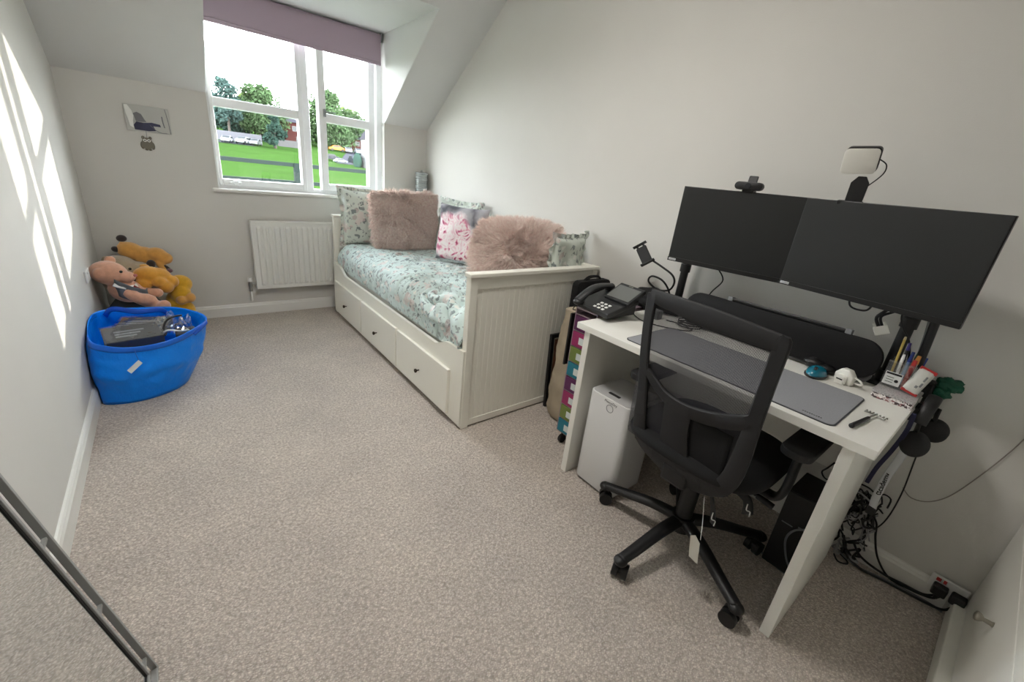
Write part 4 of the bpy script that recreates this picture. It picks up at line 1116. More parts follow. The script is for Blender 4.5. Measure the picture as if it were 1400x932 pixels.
obj('handset_cord', MB().tube([T1 @ Vector((.02, -.004, .02)), T1 @ Vector((.0, -.015, -.01)), (1.44, 1.232, .70), (1.47, 1.235, .62), (1.55, 1.235, .71)], .0022, 6), M_black, ph)

# black soft gloves / pouch behind the phone
M_pouch = mat('black_soft_cloth', (24, 24, 26), rough=.9, bump=.6, bscale=120)
pch = MB()
def blob(mb, c, r, seed, amp=.25, M=None):
    bmm = bmesh.new(); bmesh.ops.create_icosphere(bmm, subdivisions=4, radius=1)
    for v in bmm.verts:
        n = v.co.normalized(); k = 1 + amp * noise.noise(n * 1.9 + Vector((seed, 0, 0))) + amp * .4 * noise.noise(n * 5 + Vector((seed, 3, 0)))
        v.co = Vector((n.x * r[0] * k, n.y * r[1] * k, n.z * r[2] * k)) + Vector(c)
    return mb._add(bmm, M, True)
blob(pch, (1.765, 1.075, .775), (.075, .10, .052), 3); blob(pch, (1.79, .985, .785), (.05, .065, .030), 8)
blob(pch, (1.77, 1.14, .757), (.06, .07, .034), 12)
tag(obj('black_pouch', pch, M_pouch), 'crumpled soft black pouch behind the desk phone', 'pouch')
# small grey adaptor box
ga = thing('adaptor_box', 'small grey adaptor box right of the desk phone', 'adaptor', (1.66, .985, DZ))
obj('case', MB().box(1.640, 1.685, .955, 1.005, DZ, DZ + .040, bev=.004), M_grey, ga)
obj('port', MB().box(1.6385, 1.641, .967, .992, DZ + .012, DZ + .028), M_black, ga)
tag(obj('desk_cable', MB().tube([(1.60, 1.055, DZ + .006), (1.56, .98, DZ + .003), (1.57, .90, DZ + .003), (1.62, .82, DZ + .003), (1.67, .80, DZ + .003), (1.70, .86, DZ + .003), (1.68, .93, DZ + .004)], .0024, 6), M_black), 'thin dark cable looping over the desk behind the chair back', 'cable')
tag(obj('coiled_cable', MB().tube([(1.70 + .045 * math.cos(k * .6), .83 + .05 * math.sin(k * .6), DZ + .005 + .0009 * k) for k in range(34)], .003, 6, res=2), M_black), 'black coiled cable on the desk seen through the chair mesh', 'cable')

# gooseneck phone holder
gn = thing('phone_holder', 'black gooseneck phone holder curling up behind the desk phone', 'phone holder', (1.80, 1.03, DZ))
obj('clamp', MB().box(1.785, 1.835, .995, 1.03, .69, .762, bev=.003).cyl((1.81, 1.012, .76), (1.81, 1.012, .785), .009), M_black, gn)
obj('gooseneck', MB().tube([(1.81, 1.012, .78), (1.80, 1.02, .83), (1.775, 1.05, .875), (1.76, 1.10, .885), (1.765, 1.115, .855), (1.785, 1.07, .825), (1.80, 1.02, .835), (1.795, 1.0, .875), (1.78, 1.01, .91), (1.77, 1.06, .935), (1.76, 1.12, .958)], .0046, 8), M_black, gn)
GM = frame_axes((1.757, 1.166, .975), (.35, -.80, .42), (.3, .45, .84))
gh = MB(); gh.box(-.025, .025, -.044, .044, -.005, .005, M=GM @ Matrix.Rotation(.25, 4, 'Z'), bev=.006)
GR = GM @ Matrix.Rotation(.25, 4, 'Z')
hd = obj('cradle', gh, M_blackmat, gn)
obj('cradle_jaw', MB().box(-.034, .034, .052, .058, -.006, .014, M=GR, bev=.002).box(-.020, -.010, .042, .053, -.003, .003, M=GR).box(.010, .020, .042, .053, -.003, .003, M=GR), M_black, hd)
obj('cradle_jaw', MB().box(-.034, .034, -.052, -.044, -.006, .014, M=GR, bev=.002), M_black, hd)

# ------------------------------------------------------------------ monitors
def monitor(label, a, b_, zt, hgt, group=None):
    """a -> b: left and right edge (x,y) of the screen face"""
    a = Vector((a[0], a[1], 0)); b_ = Vector((b_[0], b_[1], 0)); wv_ = (b_ - a); W = wv_.length; ex_ = wv_.normalized(); ez_ = Vector((0, 0, 1)); ey_ = ez_.cross(ex_)
    c = (a + b_) / 2; c.z = zt - hgt
    M = Matrix(((ex_.x, ey_.x, 0, c.x), (ex_.y, ey_.y, 0, c.y), (0, 0, 1, c.z), (0, 0, 0, 1)))
    t = thing('monitor', label, 'monitor', (c.x, c.y, c.z), 0, group)
    cs = MB(); cs.box(-W / 2, W / 2, 0.002, .014, 0, hgt, M=M, bev=.002); cs.box(-W * .33, W * .33, .012, .034, hgt * .12, hgt * .82, M=M, bev=.008)
    obj('casing', cs, M_bezel, t)
    obj('screen', MB().box(-W / 2 + .003, W / 2 - .003, .000, .0025, .017, hgt - .003, M=M), M_screen, t)
    obj('lower_bezel', MB().box(-W / 2, W / 2, -.002, .003, 0, .0165, M=M, bev=.0008), M_bezel, t)
    bd_ = obj('badge', MB().box(-W / 2 + .006, -W / 2 + .036, -.0035, -.0018, .004, .0125, M=M), mat('silver_badge', (205, 207, 208), rough=.4), t, label='silver maker badge')
    TMx = M @ frame_axes((-W / 2 + .021, -.0037, .0082), (1, 0, 0), (0, 0, 1))
    obj('lettering', text_mb('Lenovo', .0085, TMx, .0001), M_grey, bd_)
    obj('mount_plate', MB().box(-.05, .05, .034, .040, hgt * .35, hgt * .35 + .1, M=M), M_black, t)
    return t, M, W
MT, MH = 1.2955, .307
GMn = 'pair of monitors'
m1, MM1, W1 = monitor('black computer monitor, the farther one, topped by the webcam', (1.664, .985), (1.735, .520), 1.294, .303, GMn)
m2, MM2, W2 = monitor('black computer monitor, the nearer one, with the square light behind it', (1.722, .556), (1.640, .066), 1.293, .3005, GMn)
# monitor arms clamped to the back edge of the desk
def arm(label, py, my, mx, mz):
    t = thing('monitor_stand', label, 'monitor stand', (1.80, py, DZ), 0, 'pair of monitor arms')
    PX = 1.835
    obj('clamp', MB().box(1.79, 1.862, py - .035, py + .035, DZ, DZ + .012, bev=.002).box(1.846, 1.862, py - .035, py + .035, DZ - .075, DZ + .01, bev=.002).box(1.80, 1.862, py - .02, py + .02, DZ - .08, DZ - .070).cyl((1.815, py, DZ - .072), (1.815, py, DZ - .028), .007), M_black, t)
    obj('pole', MB().cyl((PX, py, DZ + .01), (PX, py, 1.14), .0175).cyl((PX, py, DZ + .012), (PX, py, DZ + .05), .026).cyl((PX, py, .93), (PX, py, .965), .023), M_black, t, smooth_angle=40)
    obj('arm', MB().tube([(PX, py, 1.10), (PX - .01, (py + my) / 2, 1.10), (mx + .045, my, 1.10)], (.018, .014), 10).cyl((PX, py, 1.075), (PX, py, 1.13), .026), M_black, t)
    return t
arm('left monitor arm, its black pole rising behind the chair back', .985, .79, 1.70, 1.1)
arm('right monitor arm, its black pole behind the pen pot', .185, .28, 1.68, 1.1)
tag(obj('gas_spring_strut', MB().tube([(1.80, .118, .80), (1.79, .122, .9), (1.775, .128, 1.02)], (.014, .009), 8), M_black), 'flat black cable sleeve hanging beside the right monitor arm', 'cable sleeve')

# webcam
wc = thing('webcam', 'black webcam clipped on top of the farther monitor', 'webcam', (1.70, .74, 1.30))
WM = MM1 @ Matrix.Translation((W1 * .5 - .232, .004, .303))
WM = MM1 @ Matrix.Translation((.005, .004, .303))
obj('camera_bar', MB().prism(rrect(-.048, .048, .006, .034, .0139, 6), 1, -.018, .010, M=WM, bev=.002), M_black, wc, smooth_angle=40)
obj('lens', MB().cyl(WM @ Vector((0, -.018, .020)), WM @ Vector((0, -.023, .020)), .010), mat('lens_glass', (30, 34, 40), rough=.1), wc)
obj('clip', MB().box(-.020, .020, -.010, .03, -.001, .007, M=WM, bev=.002).box(-.018, .018, .012, .028, -.035, .002, M=WM, bev=.002), M_black, wc)
obj('privacy_flap', MB().box(-.016, .016, .010, .014, .030, .062, M=WM @ Matrix.Rotation(-.25, 4, 'X'), bev=.003), M_black, wc)

# square light panel on a clip
lp = thing('clip_light', 'small square white light panel clipped behind the nearer monitor', 'light', (1.74, .44, 1.30))
LC = Vector((1.70, .436, 1.412))
LM = frame_axes(LC, (.14, -.985, .03), (-.36, .04, 1)) 
obj('housing', MB().prism(rrect(-.045, .043, -.034, .040, .012), 2, -.016, .004, M=LM, bev=.001), M_black, lp, smooth_angle=40)
obj('diffuser', MB().prism(rrect(-.047, .041, -.037, .037, .012), 2, .003, .010, M=LM, bev=.002), mat('milky_diffuser', (222, 220, 212), rough=.5), lp, smooth_angle=40)
CL = frame_axes((1.722, .426, 1.335), (.14, -.985, 0), (-.10, 0, 1))
obj('clip_arm', MB().prism([(-.022, -.075), (.022, -.075), (.024, .015), (.012, .034), (-.008, .034), (-.022, .015)], 2, -.008, .004, M=CL, bev=.001), M_blackmat, lp)
obj('clip_foot', MB().box(-.040, .026, -.052, -.040, -.016, .018, M=CL, bev=.002), M_black, lp)
obj('power_cable', MB().tube([LM @ Vector((.043, .004, -.004)), LM @ Vector((.062, -.012, -.004)), LM @ Vector((.060, -.040, -.006)), LM @ Vector((.030, -.080, -.012)), LM @ Vector((.002, -.108, -.016)), LM @ Vector((-.01, -.15, -.03))], .0018, 6), M_black, lp)

# ------------------------------------------------------------------ long rounded black bar at the back of the desk
sbx = thing('desk_bar', 'long black bar with rounded ends standing along the back of the desk under the monitors', 'bar', (1.77, .55, DZ))
BM = Matrix.Translation((1.752, .548, DZ + .002)) @ Matrix.Rotation(math.radians(10), 4, 'Y')
def yz(y0, y1, z0, z1, r): return rrect(y0, y1, z0, z1, r, 10)
obj('panel', MB().prism(yz(-.350, .350, .010, .146, .062), 0, -.020, .016, M=BM, bev=.005), mat('black_vinyl', (17, 17, 19), rough=.7, spec=.3, bump=.3, bscale=400), sbx, smooth_angle=35)
obj('lower_rim', MB().prism(yz(-.340, .340, .002, .060, .028), 0, -.012, .012, M=BM, bev=.003), mat('grey_rim', (84, 84, 84), rough=.5), sbx, smooth_angle=35)
q = obj('top_rail', MB().box(-.012, .012, -.235, .175, .146, .160, M=BM, bev=.004), M_black, sbx)
obj('end_clip', MB().box(-.016, .014, .165, .185, .142, .163, M=BM, bev=.003).box(-.016, .014, -.245, -.225, .142, .163, M=BM, bev=.003), M_grey, q)

# ------------------------------------------------------------------ small things on the desk
ms = thing('mouse', 'teal computer mouse on the desk behind the mat', 'mouse', (1.66, .335, DZ))
M_teal = mat('teal_gloss', (14, 112, 136), rough=.25, coat=.4)
def mouse_fn(u, v):
    a = 2 * PI * u; k = v * PI / 2
    return (1.665 + .048 * math.cos(a) * math.cos(k), .335 + .031 * math.sin(a) * math.cos(k) * (1 + .1 * math.cos(a)), DZ + .006 + .030 * math.sin(k))
obj('shell', MB().grid(mouse_fn, 32, 10, close_u=True), M_teal, ms)
obj('skirt', MB().lathe([(.030, 0), (.0318, .003), (.0318, .008), (.030, .010)], M=Matrix.Translation((1.665, .335, DZ)) @ Matrix.Diagonal((1.52, 1.02, 1, 1))), M_black, ms)
obj('scroll_wheel', MB().cyl((1.641, .339, DZ + .030), (1.641, .331, DZ + .030), .008), M_black, ms)
tb_ = thing('trackball', 'small black round device behind the teal mouse', 'device', (1.74, .345, DZ))
obj('body', MB().sph((1.745, .365, DZ + .020), (.030, .038, .020)).sph((1.735, .325, DZ + .016), (.026, .030, .016)), M_black, tb_)
obj('button', MB().sph((1.735, .372, DZ + .036), (.010, .012, .006)), M_blackmat, tb_)
# white plug adaptor
M_plugw = mat('white_plug', (236, 235, 228), rough=.35)
pl = thing('plug_adaptor', 'white plug adaptor lying on the desk in front of the black bar', 'plug', (1.68, .25, DZ))
QM = Matrix.Translation((1.690, .262, DZ + .001)) @ Matrix.Rotation(-.25, 4, 'Z')
obj('plug_body', MB().prism([(-.026, 0), (.026, 0), (.028, .030), (.012, .050), (-.012, .050), (-.028, .030)], 0, -.012, .016, M=QM, bev=.004), M_plugw, pl, smooth_angle=40)
obj('plug_face', MB().box(-.030, -.010, -.014, .014, .0, .030, M=QM, bev=.003), M_plugw, pl)
obj('plug_slot', MB().box(-.0312, -.0298, -.009, .009, .016, .020, M=QM), M_black, pl)
obj('plug_ring', MB().tube([QM @ Vector((.004, -.026, .030)), QM @ Vector((.004, -.046, .024)), QM @ Vector((.004, -.050, .014)), QM @ Vector((.004, -.028, .012))], .003, 8), M_plugw, pl)
# patterned box
def speckle():
    m, nt, b = new_mat('red_white_speckle_print'); b.inputs['Roughness'].default_value = .35
    tc = nt.nodes.new('ShaderNodeTexCoord'); v = nt.nodes.new('ShaderNodeTexVoronoi'); v.inputs['Scale'].default_value = 210
    nt.links.new(tc.outputs['Object'], v.inputs['Vector'])
    sp = nt.nodes.new('ShaderNodeSeparateColor'); nt.links.new(v.outputs['Color'], sp.inputs[0])
    r = nt.nodes.new('ShaderNodeValToRGB'); r.color_ramp.interpolation = 'CONSTANT'; e = r.color_ramp.elements
    e[0].position = 0; e[0].color = lin((70, 56, 58)); e[1].position = .25; e[1].color = lin((214, 206, 204))
    k = e.new(.55); k.color = lin((142, 92, 94)); k = e.new(.72); k.color = lin((240, 236, 234))
    nt.links.new(sp.outputs[0], r.inputs['Fac']); nt.links.new(r.outputs[0], b.inputs['Base Color'])
    return m
pb = thing('trinket_box', 'flat box with red and white speckled pattern under the pen pot', 'box', (1.72, .125, DZ))
obj('box_base', MB().box(1.658, 1.800, .080, .180, DZ, DZ + .018, bev=.002), speckle(), pb)
obj('box_lid', MB().box(1.656, 1.802, .078, .182, DZ + .018, DZ + .026, bev=.002), mat('glittery_lid', (176, 172, 172), rough=.35, var=.4, vscale=240), pb)
ZB = DZ + .026
# acrylic pen pot
pt_ = thing('pen_pot', 'clear square acrylic pen pot with a small card in its front', 'pen pot', (1.765, .145, ZB))
a = MB(); x0, x1, y0, y1, zt_ = 1.728, 1.796, .112, .180, ZB + .088
a.box(x0, x1, y0, y1, ZB, ZB + .003); a.box(x0, x0 + .002, y0, y1, ZB + .003, zt_); a.box(x1 - .002, x1, y0, y1, ZB + .003, zt_); a.box(x0 + .002, x1 - .002, y0, y0 + .002, ZB + .003, zt_); a.box(x0 + .002, x1 - .002, y1 - .002, y1, ZB + .003, zt_)
obj('pot_wall', a, M_acryl, pt_)
cd = obj('name_card', MB().box(x0 - .0022, x0 - .0006, y0 + .022, y1 - .004, ZB + .010, ZB + .052), mat('card_white', (222, 224, 222), rough=.6), pt_, label='small white card with dark print')
cm = MB(); cm.box(x0 - .003, x0 - .0021, y0 + .024, y1 - .006, ZB + .044, ZB + .050)
for k in range(3): cm.box(x0 - .003, x0 - .0021, y0 + .040, y1 - .010, ZB + .018 + k * .008, ZB + .0195 + k * .008)
cm.cyl((x0 - .003, y0 + .032, ZB + .026), (x0 - .0021, y0 + .032, ZB + .026), .005)
obj('card_print', cm, M_blackmat, cd)
def pen(name, label, p0, p1, r, body, cap, capm, cat='pen'):
    t = thing(name, label, cat, p0, 0, 'pens and pencils in the pen pot')
    p0 = Vector(p0); p1 = Vector(p1); d = (p1 - p0)
    obj('barrel', MB().cyl(p0, p0 + d * cap, r, n=12), body, t, smooth_angle=40)
    obj('cap', MB().cyl(p0 + d * cap, p1, r * 1.12, r * .8, n=12), capm, t, smooth_angle=40)
M_purple = mat('violet_cap', (70, 56, 140), rough=.4); M_bluec = mat('blue_cap', (40, 66, 150), rough=.4); M_redc = mat('red_cap', (176, 44, 44), rough=.4); M_wood = mat('pencil_yellow', (196, 172, 88), rough=.5); M_orange = mat('orange_cap', (222, 150, 70), rough=.5); M_greenc = mat('dark_green_cap', (20, 74, 50), rough=.5)
pen('pencil', 'yellow pencil, tallest thing in the pen pot', (1.755, .165, ZB + .006), (1.765, .172, ZB + .162), .0035, M_wood, .94, mat('pencil_tip', (206, 190, 150), rough=.6), 'pencil')
pen('pen', 'black pen with violet and white cap leaning in the pen pot', (1.765, .150, ZB + .006), (1.790, .158, ZB + .142), .0045, M_black, .82, M_purple)
pen('pen', 'white pen standing in the pen pot beside the pencil', (1.745, .150, ZB + .006), (1.752, .156, ZB + .110), .0042, M_white, .85, M_white)
pen('pen', 'translucent blue ballpoint pen in the pen pot', (1.775, .140, ZB + .006), (1.785, .141, ZB + .118), .005, mat('pale_blue_plastic', (120, 150, 190), rough=.3), .7, M_bluec)
pen('marker', 'red marker in the pen pot', (1.757, .128, ZB + .006), (1.760, .126, ZB + .100), .0065, M_redc, .7, M_redc, 'marker')
pen('marker', 'marker with orange cap behind the red one in the pen pot', (1.775, .127, ZB + .006), (1.780, .124, ZB + .112), .006, M_white, .75, M_orange, 'marker')
pen('pen', 'dark green capped pen at the back of the pen pot', (1.787, .132, ZB + .006), (1.800, .130, ZB + .120), .0045, M_black, .8, M_greenc)
pen('pen', 'dark blue capped pen at the right of the pen pot', (1.785, .119, ZB + .006), (1.800, .108, ZB + .108), .005, M_white, .75, M_bluec)
# tissue / sweet packet
tk = thing('packet', 'white packet with red ends leaning against the pen pot', 'packet', (1.74, .09, ZB))
TKM = frame_axes((1.738, .098, ZB + .045), (.10, -.95, -.28), (.42, -.22, .9)) @ Matrix.Diagonal((.82, .88, .85, 1))
def pk(u, v): 
    x_ = (u - .5) * .050; y_ = (v - .5) * .096; return (x_, y_, .013 * (max(0, 1 - abs(2 * u - 1) ** 3)) ** .6 * (max(0, 1 - abs(2 * v - 1) ** 6)) ** .6 + .0015 * noise.noise(Vector((u * 8, v * 8, 0))))
mb = MB().grid(pk, 16, 24, M=TKM); mb.grid(lambda u, v: (pk(u, v)[0], pk(u, v)[1], -pk(u, v)[2] * .7), 16, 24, M=TKM)
obj('wrapper', mb, mat('white_wrapper', (206, 206, 200), rough=.35), tk)
obj('red_end', MB().box(-.026, .026, .040, .052, -.0015, .0125 * .5, M=TKM, bev=.001), M_redc, tk); obj('red_end', MB().box(-.026, .026, -.052, -.042, -.0015, .006, M=TKM, bev=.001), M_redc, tk)
pm_ = MB()
for (x_, y_, w_, h_) in ((.010, .014, .006, .020), (.012, -.010, .006, .016), (.004, -.022, .008, .010)): pm_.box(x_ - w_ / 2, x_ + w_ / 2, y_ - h_ / 2, y_ + h_ / 2, .012, .0145, M=TKM, bev=.001)
obj('print', pm_, M_grey, tk)
# little rake
rk = thing('hand_rake', 'small black-handled metal rake lying on the right front of the desk', 'rake', (1.42, .14, DZ))
RMt = frame_axes((1.338, .154, DZ + .007), (.99, -.14, 0), (.14, .99, 0))
obj('handle', MB().tube([RMt @ Vector((x_, 0, 0)) for x_ in (0, .03, .07, .105)], lambda k: .0065 - .0012 * k, 12), M_black, rk)
obj('rake_neck', MB().cyl(RMt @ Vector((.10, 0, 0)), RMt @ Vector((.150, .0, .001)), .0024, .003), M_chrome, rk)
rh = MB(); rh.tube([RMt @ Vector((.145, -.024, .0)), RMt @ Vector((.150, 0, .0)), RMt @ Vector((.145, .024, .0))], .0020, 8)
for k in range(7):
    y_ = -.024 + k * .008; rh.tube([RMt @ Vector((.149 - abs(y_) * .15, y_, 0)), RMt @ Vector((.162, y_, .001)), RMt @ Vector((.166, y_, -.004))], .0014, 6)
obj('rake_head', rh, M_chrome, rk)

# white connectors hanging under the nearer monitor
cn = thing('cable_connector', 'white display cable connectors hanging below the nearer monitor', 'connector', (1.78, .24, .93))
CM = frame_axes((1.78, .238, .912), (.25, -.85, .48), (.1, .5, .85)) @ Matrix.Diagonal((.85, .85, .85, 1))
obj('plug_shell', MB().box(-.022, .022, -.020, .014, -.008, .008, M=CM, bev=.002), M_plugw, cn)
obj('screw', MB().cyl(CM @ Vector((-.016, .012, 0)), CM @ Vector((-.016, .028, 0)), .004), M_plugw, cn)
obj('screw', MB().cyl(CM @ Vector((.016, .012, 0)), CM @ Vector((.016, .028, 0)), .004), M_plugw, cn)
obj('lead', MB().tube([CM @ Vector((-.004, .014, 0)), CM @ Vector((-.002, .05, 0)), (1.775, .240, .99), (1.74, .25, 1.05)], .005, 8), M_black, cn)
obj('lead', MB().tube([CM @ Vector((.006, .014, 0)), CM @ Vector((.012, .05, 0)), (1.775, .215, .99), (1.74, .20, 1.05)], .004, 8), M_black, cn)
tag(obj('hanging_cable', MB().tube([(1.74, .345, 1.02), (1.745, .335, .972), (1.745, .305, .963), (1.745, .282, .975), (1.74, .275, 1.03)], .0032, 8), M_black), 'loop of black cable drooping under the middle of the nearer monitor', 'cable')
tag(obj('monitor_lead', MB().tube([(1.77, .20, 1.02), (1.79, .205, .97), (1.80, .19, .93), (1.79, .165, .90), (1.81, .15, .85), (1.835, .14, .76)], .003, 8), M_black), 'black lead curving down in front of the right monitor arm', 'cable')
tag(obj('wall_cable', MB().tube([(1.80, .845, 1.0), (1.87, .82, .93), (1.88, .86, .86), (1.87, .89, .76)], .0028, 8), M_black), 'thin black cable slanting down between the farther monitor and the desk bar', 'cable')
tag(obj('pale_cable', MB().tube([(1.79, .142, .98), (1.815, .137, .92), (1.81, .13, .85), (1.84, .12, .75), (1.865, .11, .66)], .003, 8), M_grey), 'grey cable beside the sleeve behind the pen pot', 'cable')

# ------------------------------------------------------------------ headphones and green handle hung at the desk end
hp = thing('headphones', 'black over-ear headphones hanging off the right end of the desk', 'headphones', (1.76, .04, .65))
hb = MB(); HP = []
for k in range(13):
    a = PI * k / 12; HP.append((1.745 + .070 * math.cos(a), .052 - .004 * math.sin(a), .690 + .072 * math.sin(a)))
obj('headband', MB().tube(HP, (.017, .006), 10, flat=(0, 1, 0)), M_black, hp)
for x_, z_, y_ in ((1.668, .628, .040), (1.812, .640, .018)):
    c_ = MB().lathe([(.010, -.016), (.034, -.014), (.042, -.006), (.043, .006), (.038, .016), (.020, .018), (.008, .014)], M=Matrix.Translation((x_, y_, z_)) @ Matrix.Rotation(PI / 2 + (.5 if x_ < 1.7 else -.1), 4, 'Y') @ Matrix.Diagonal((.95, .80, .9, 1)))
    ec = obj('ear_cup', c_, M_blackmat, hp)
    obj('yoke', MB().tube([(x_ + (.012 if x_ < 1.7 else -.008), y_ + .01, z_ + .03), (x_ + (.010 if x_ < 1.7 else -.004), y_ + .012, z_ + .075)], (.008, .004), 8), M_black, ec)
obj('hook', MB().box(1.72, 1.77, .060, .0775, .715, .724, bev=.002).box(1.72, 1.77, .036, .0475, .742, .750).box(1.72, 1.77, .044, .064, .746, .754).box(1.72, 1.77, .060, .066, .715, .752), M_black, hp)
M_gr = mat('dark_green_rubber', (8, 84, 62), rough=.5)
gt_ = thing('green_toy', 'dark green knobbly rubber handle sticking up behind the headphones', 'handle', (1.86, .05, .75))
g = MB(); blob(g, (1.862, .036, .783), (.018, .030, .022), 2, .5); blob(g, (1.862, .046, .753), (.014, .021, .022), 5, .5); blob(g, (1.862, .055, .727), (.014, .018, .020), 9, .5); blob(g, (1.862, .018, .776), (.012, .015, .012), 4, .3)
g.cyl((1.862, .056, .72), (1.862, .062, .62), .008)
obj('grip', g, M_gr, gt_)
tag(obj('black_organiser', MB().box(1.846, 1.90, .063, .13, .63, .775, bev=.006), M_black), 'black holder fixed at the back right corner of the desk', 'holder')

# lanyards
M_navy = mat('navy_ribbon', (26, 26, 62), rough=.7); M_lany = mat('white_ribbon', (212, 214, 216), rough=.7)
ln = thing('lanyard', 'navy lanyard hanging from the right end of the desk beside the white one', 'lanyard', (1.70, .066, .6))
obj('ribbon', MB().tube([(1.66, .070, .72), (1.655, .068, .66), (1.66, .078, .58), (1.68, .092, .50), (1.69, .098, .43)], (.006, .0012), 8, flat=(0, 1, .4)), M_navy, ln)
lw = thing('lanyard', 'white lanyard printed with dark lettering hanging at the right end of the desk', 'lanyard', (1.72, .05, .4))
LP = [Vector(p) for p in ((1.72, .066, .70), (1.72, .052, .62), (1.73, .056, .54), (1.74, .063, .46), (1.745, .064, .37), (1.75, .060, .325))]
obj('ribbon', MB().tube(LP, (.0115, .0010), 8, flat=(.25, .95, .1)), M_lany, lw)
lt = text_mb('\u03b1cademy', .024, frame_axes((1.7365, .0635, .428), (-.03, .02, 1), (-.55, .83, 0)), .0004, .0004)
obj('lettering', lt, M_blackmat, lw)
obj('clasp', MB().box(1.738, 1.762, .050, .072, .300, .326, bev=.003).tube([(1.75, .06, .302), (1.75, .052, .285), (1.75, .062, .270), (1.75, .07, .285)], .003, 6), M_black, lw)

# ------------------------------------------------------------------ cables under and beside the desk
tr = thing('cable_tangle', 'tangle of black and grey cables bunched behind the right leg of the desk', 'cables', (1.84, .08, .2)); tr['kind'] = 'stuff'
R = random.Random(11)
cb1, cb2 = MB(), MB()
for k in range(26):
    c0 = Vector((1.852 + R.uniform(-.018, .03), .085 + R.uniform(-.02, .03), R.uniform(.06, .30)))
    P = [c0]
    for j in range(9):
        q_ = P[-1] + Vector((R.uniform(-.022, .022), R.uniform(-.03, .03), R.uniform(-.05, .05)))
        q_.x = min(max(q_.x, 1.835), 1.905); q_.y = min(max(q_.y, .03), .13); q_.z = min(max(q_.z, .03), .31); P.append(q_)
    (cb1 if k % 4 else cb2).tube(P, R.uniform(.0022, .0042), 6, res=4)
obj('black_cables', cb1, M_black, tr); obj('grey_cables', cb2, mat('pale_grey_cable', (150, 150, 152), rough=.5), tr)
def cab(label, pts, r, m=None): return tag(obj('cable', MB().tube(pts, r, 8), m or M_black), label, 'cable', 'cables on the floor and wall round the desk')
cab('upper black cable running along the skirting foot to the wall socket', [(1.865, .07, .10), (1.872, .03, .05), (1.890, -.04, .024), (1.903, -.10, .022), (1.900, -.15, .030), (1.892, -.176, .058)], .0042)
cab('lower black cable on the carpet edge running to the wall socket', [(1.855, .09, .05), (1.862, .02, .010), (1.880, -.06, .007), (1.893, -.15, .007), (1.893, -.205, .02), (1.886, -.222, .058)], .0042)
cab('grey cable running along the carpet edge beside the black ones', [(1.858, .10, .035), (1.868, .03, .006), (1.888, -.05, .006), (1.903, -.14, .006), (1.906, -.19, .006), (1.900, -.208, .006)], .004, M_grey)
cab('thin black cable hanging from the headphones to the skirting', [(1.80, .030, .60), (1.85, .025, .50), (1.885, .015, .35), (1.89, .02, .22), (1.895, .05, .13), (1.885, .06, .10)], .0022)
cab('black cable dropping from the tangle to the skirting, front one', [(1.862, .055, .24), (1.885, .035, .20), (1.892, .02, .14), (1.893, -.01, .07), (1.900, -.06, .016), (1.908, -.12, .014), (1.905, -.17, .03), (1.898, -.185, .056)], .0036)
cab('short loop of black cable lying on the carpet behind the desk leg', [(1.84, .10, .02), (1.83, .08, .006), (1.845, .055, .006), (1.865, .06, .006), (1.86, .085, .02)], .003)
cab('thin grey cable drooping across the long wall at the right', [(1.927, .02, .36), (1.926, -.01, .338), (1.926, -.05, .352), (1.926, -.085, .40), (1.926, -.115, .49), (1.926, -.15, .63), (1.926, -.18, .80)], .0016, mat('warm_grey_cable', (150, 144, 136), rough=.7))  # the cable's own warm grey
# wall socket with two black plugs
so = thing('wall_socket', 'white double socket with two black plugs low on the long wall beside the chest', 'socket', (XR, -.19, .07))
obj('face_plate', MB().box(XR - .026, XR - .015, -.240, -.145, .072, .125, bev=.003), M_white, so)
obj('rocker', MB().box(XR - .030, XR - .025, -.170, -.158, .108, .120, bev=.001), M_redc, so, label='red rocker switch')
obj('rocker', MB().box(XR - .030, XR - .025, -.184, -.176, .108, .120, bev=.001), M_redc, so, label='red rocker switch')
for y_, g_ in ((-.176, 'left black plug in the double socket by the chest'), (-.222, 'right black plug in the double socket by the chest')):
    p_ = thing('plug', g_, 'plug', (XR - .03, y_, .085))
    obj('plug_body', MB().box(XR - .062, XR - .030, y_ - .019, y_ + .019, .070, .106, bev=.005), M_black, p_)
    obj('cord_grip', MB().cyl((XR - .05, y_, .072), (XR - .052, y_, .056), .006), M_black, p_)

# computer tower under the desk
ct = thing('computer_case', 'black computer case standing on the carpet under the desk', 'computer', (1.66, .2, 0))
CX0, CX1, CY0, CY1, CZ = 1.575, 1.745, .152, .262, .335
obj('case', MB().box(CX0, CX1, CY0, CY1, .012, CZ, bev=.003), M_blackmat, ct)
obj('front_panel', MB().box(CX0 - .008, CX0 + .001, CY0 + .002, CY1 - .002, .014, CZ - .002, bev=.003), M_black, ct)
obj('drive_slot', MB().box(CX0 - .0095, CX0 - .0075, CY0 + .060, CY0 + .095, .205, .209), M_grey, ct)
obj('drive_slot', MB().box(CX0 - .0095, CX0 - .0075, CY0 + .020, CY0 + .045, .215, .221), M_grey, ct)
ft = MB()
for x_ in (CX0 + .02, CX1 - .02):
    for y_ in (CY0 + .02, CY1 - .02): ft.cyl((x_, y_, 0), (x_, y_, .014), .01)
obj('foot', ft, M_black, ct)
cab('pale cable looping in front of the computer case', [(1.545, .165, .245), (1.54, .20, .215), (1.542, .212, .165), (1.55, .195, .10), (1.57, .175, .05), (1.60, .14, .01)], .0035, M_grey)
cab('grey cable lying on the carpet in front of the computer case', [(1.615, .292, .005), (1.60, .25, .005), (1.585, .20, .005), (1.575, .16, .005), (1.56, .125, .005)], .0045, M_grey)
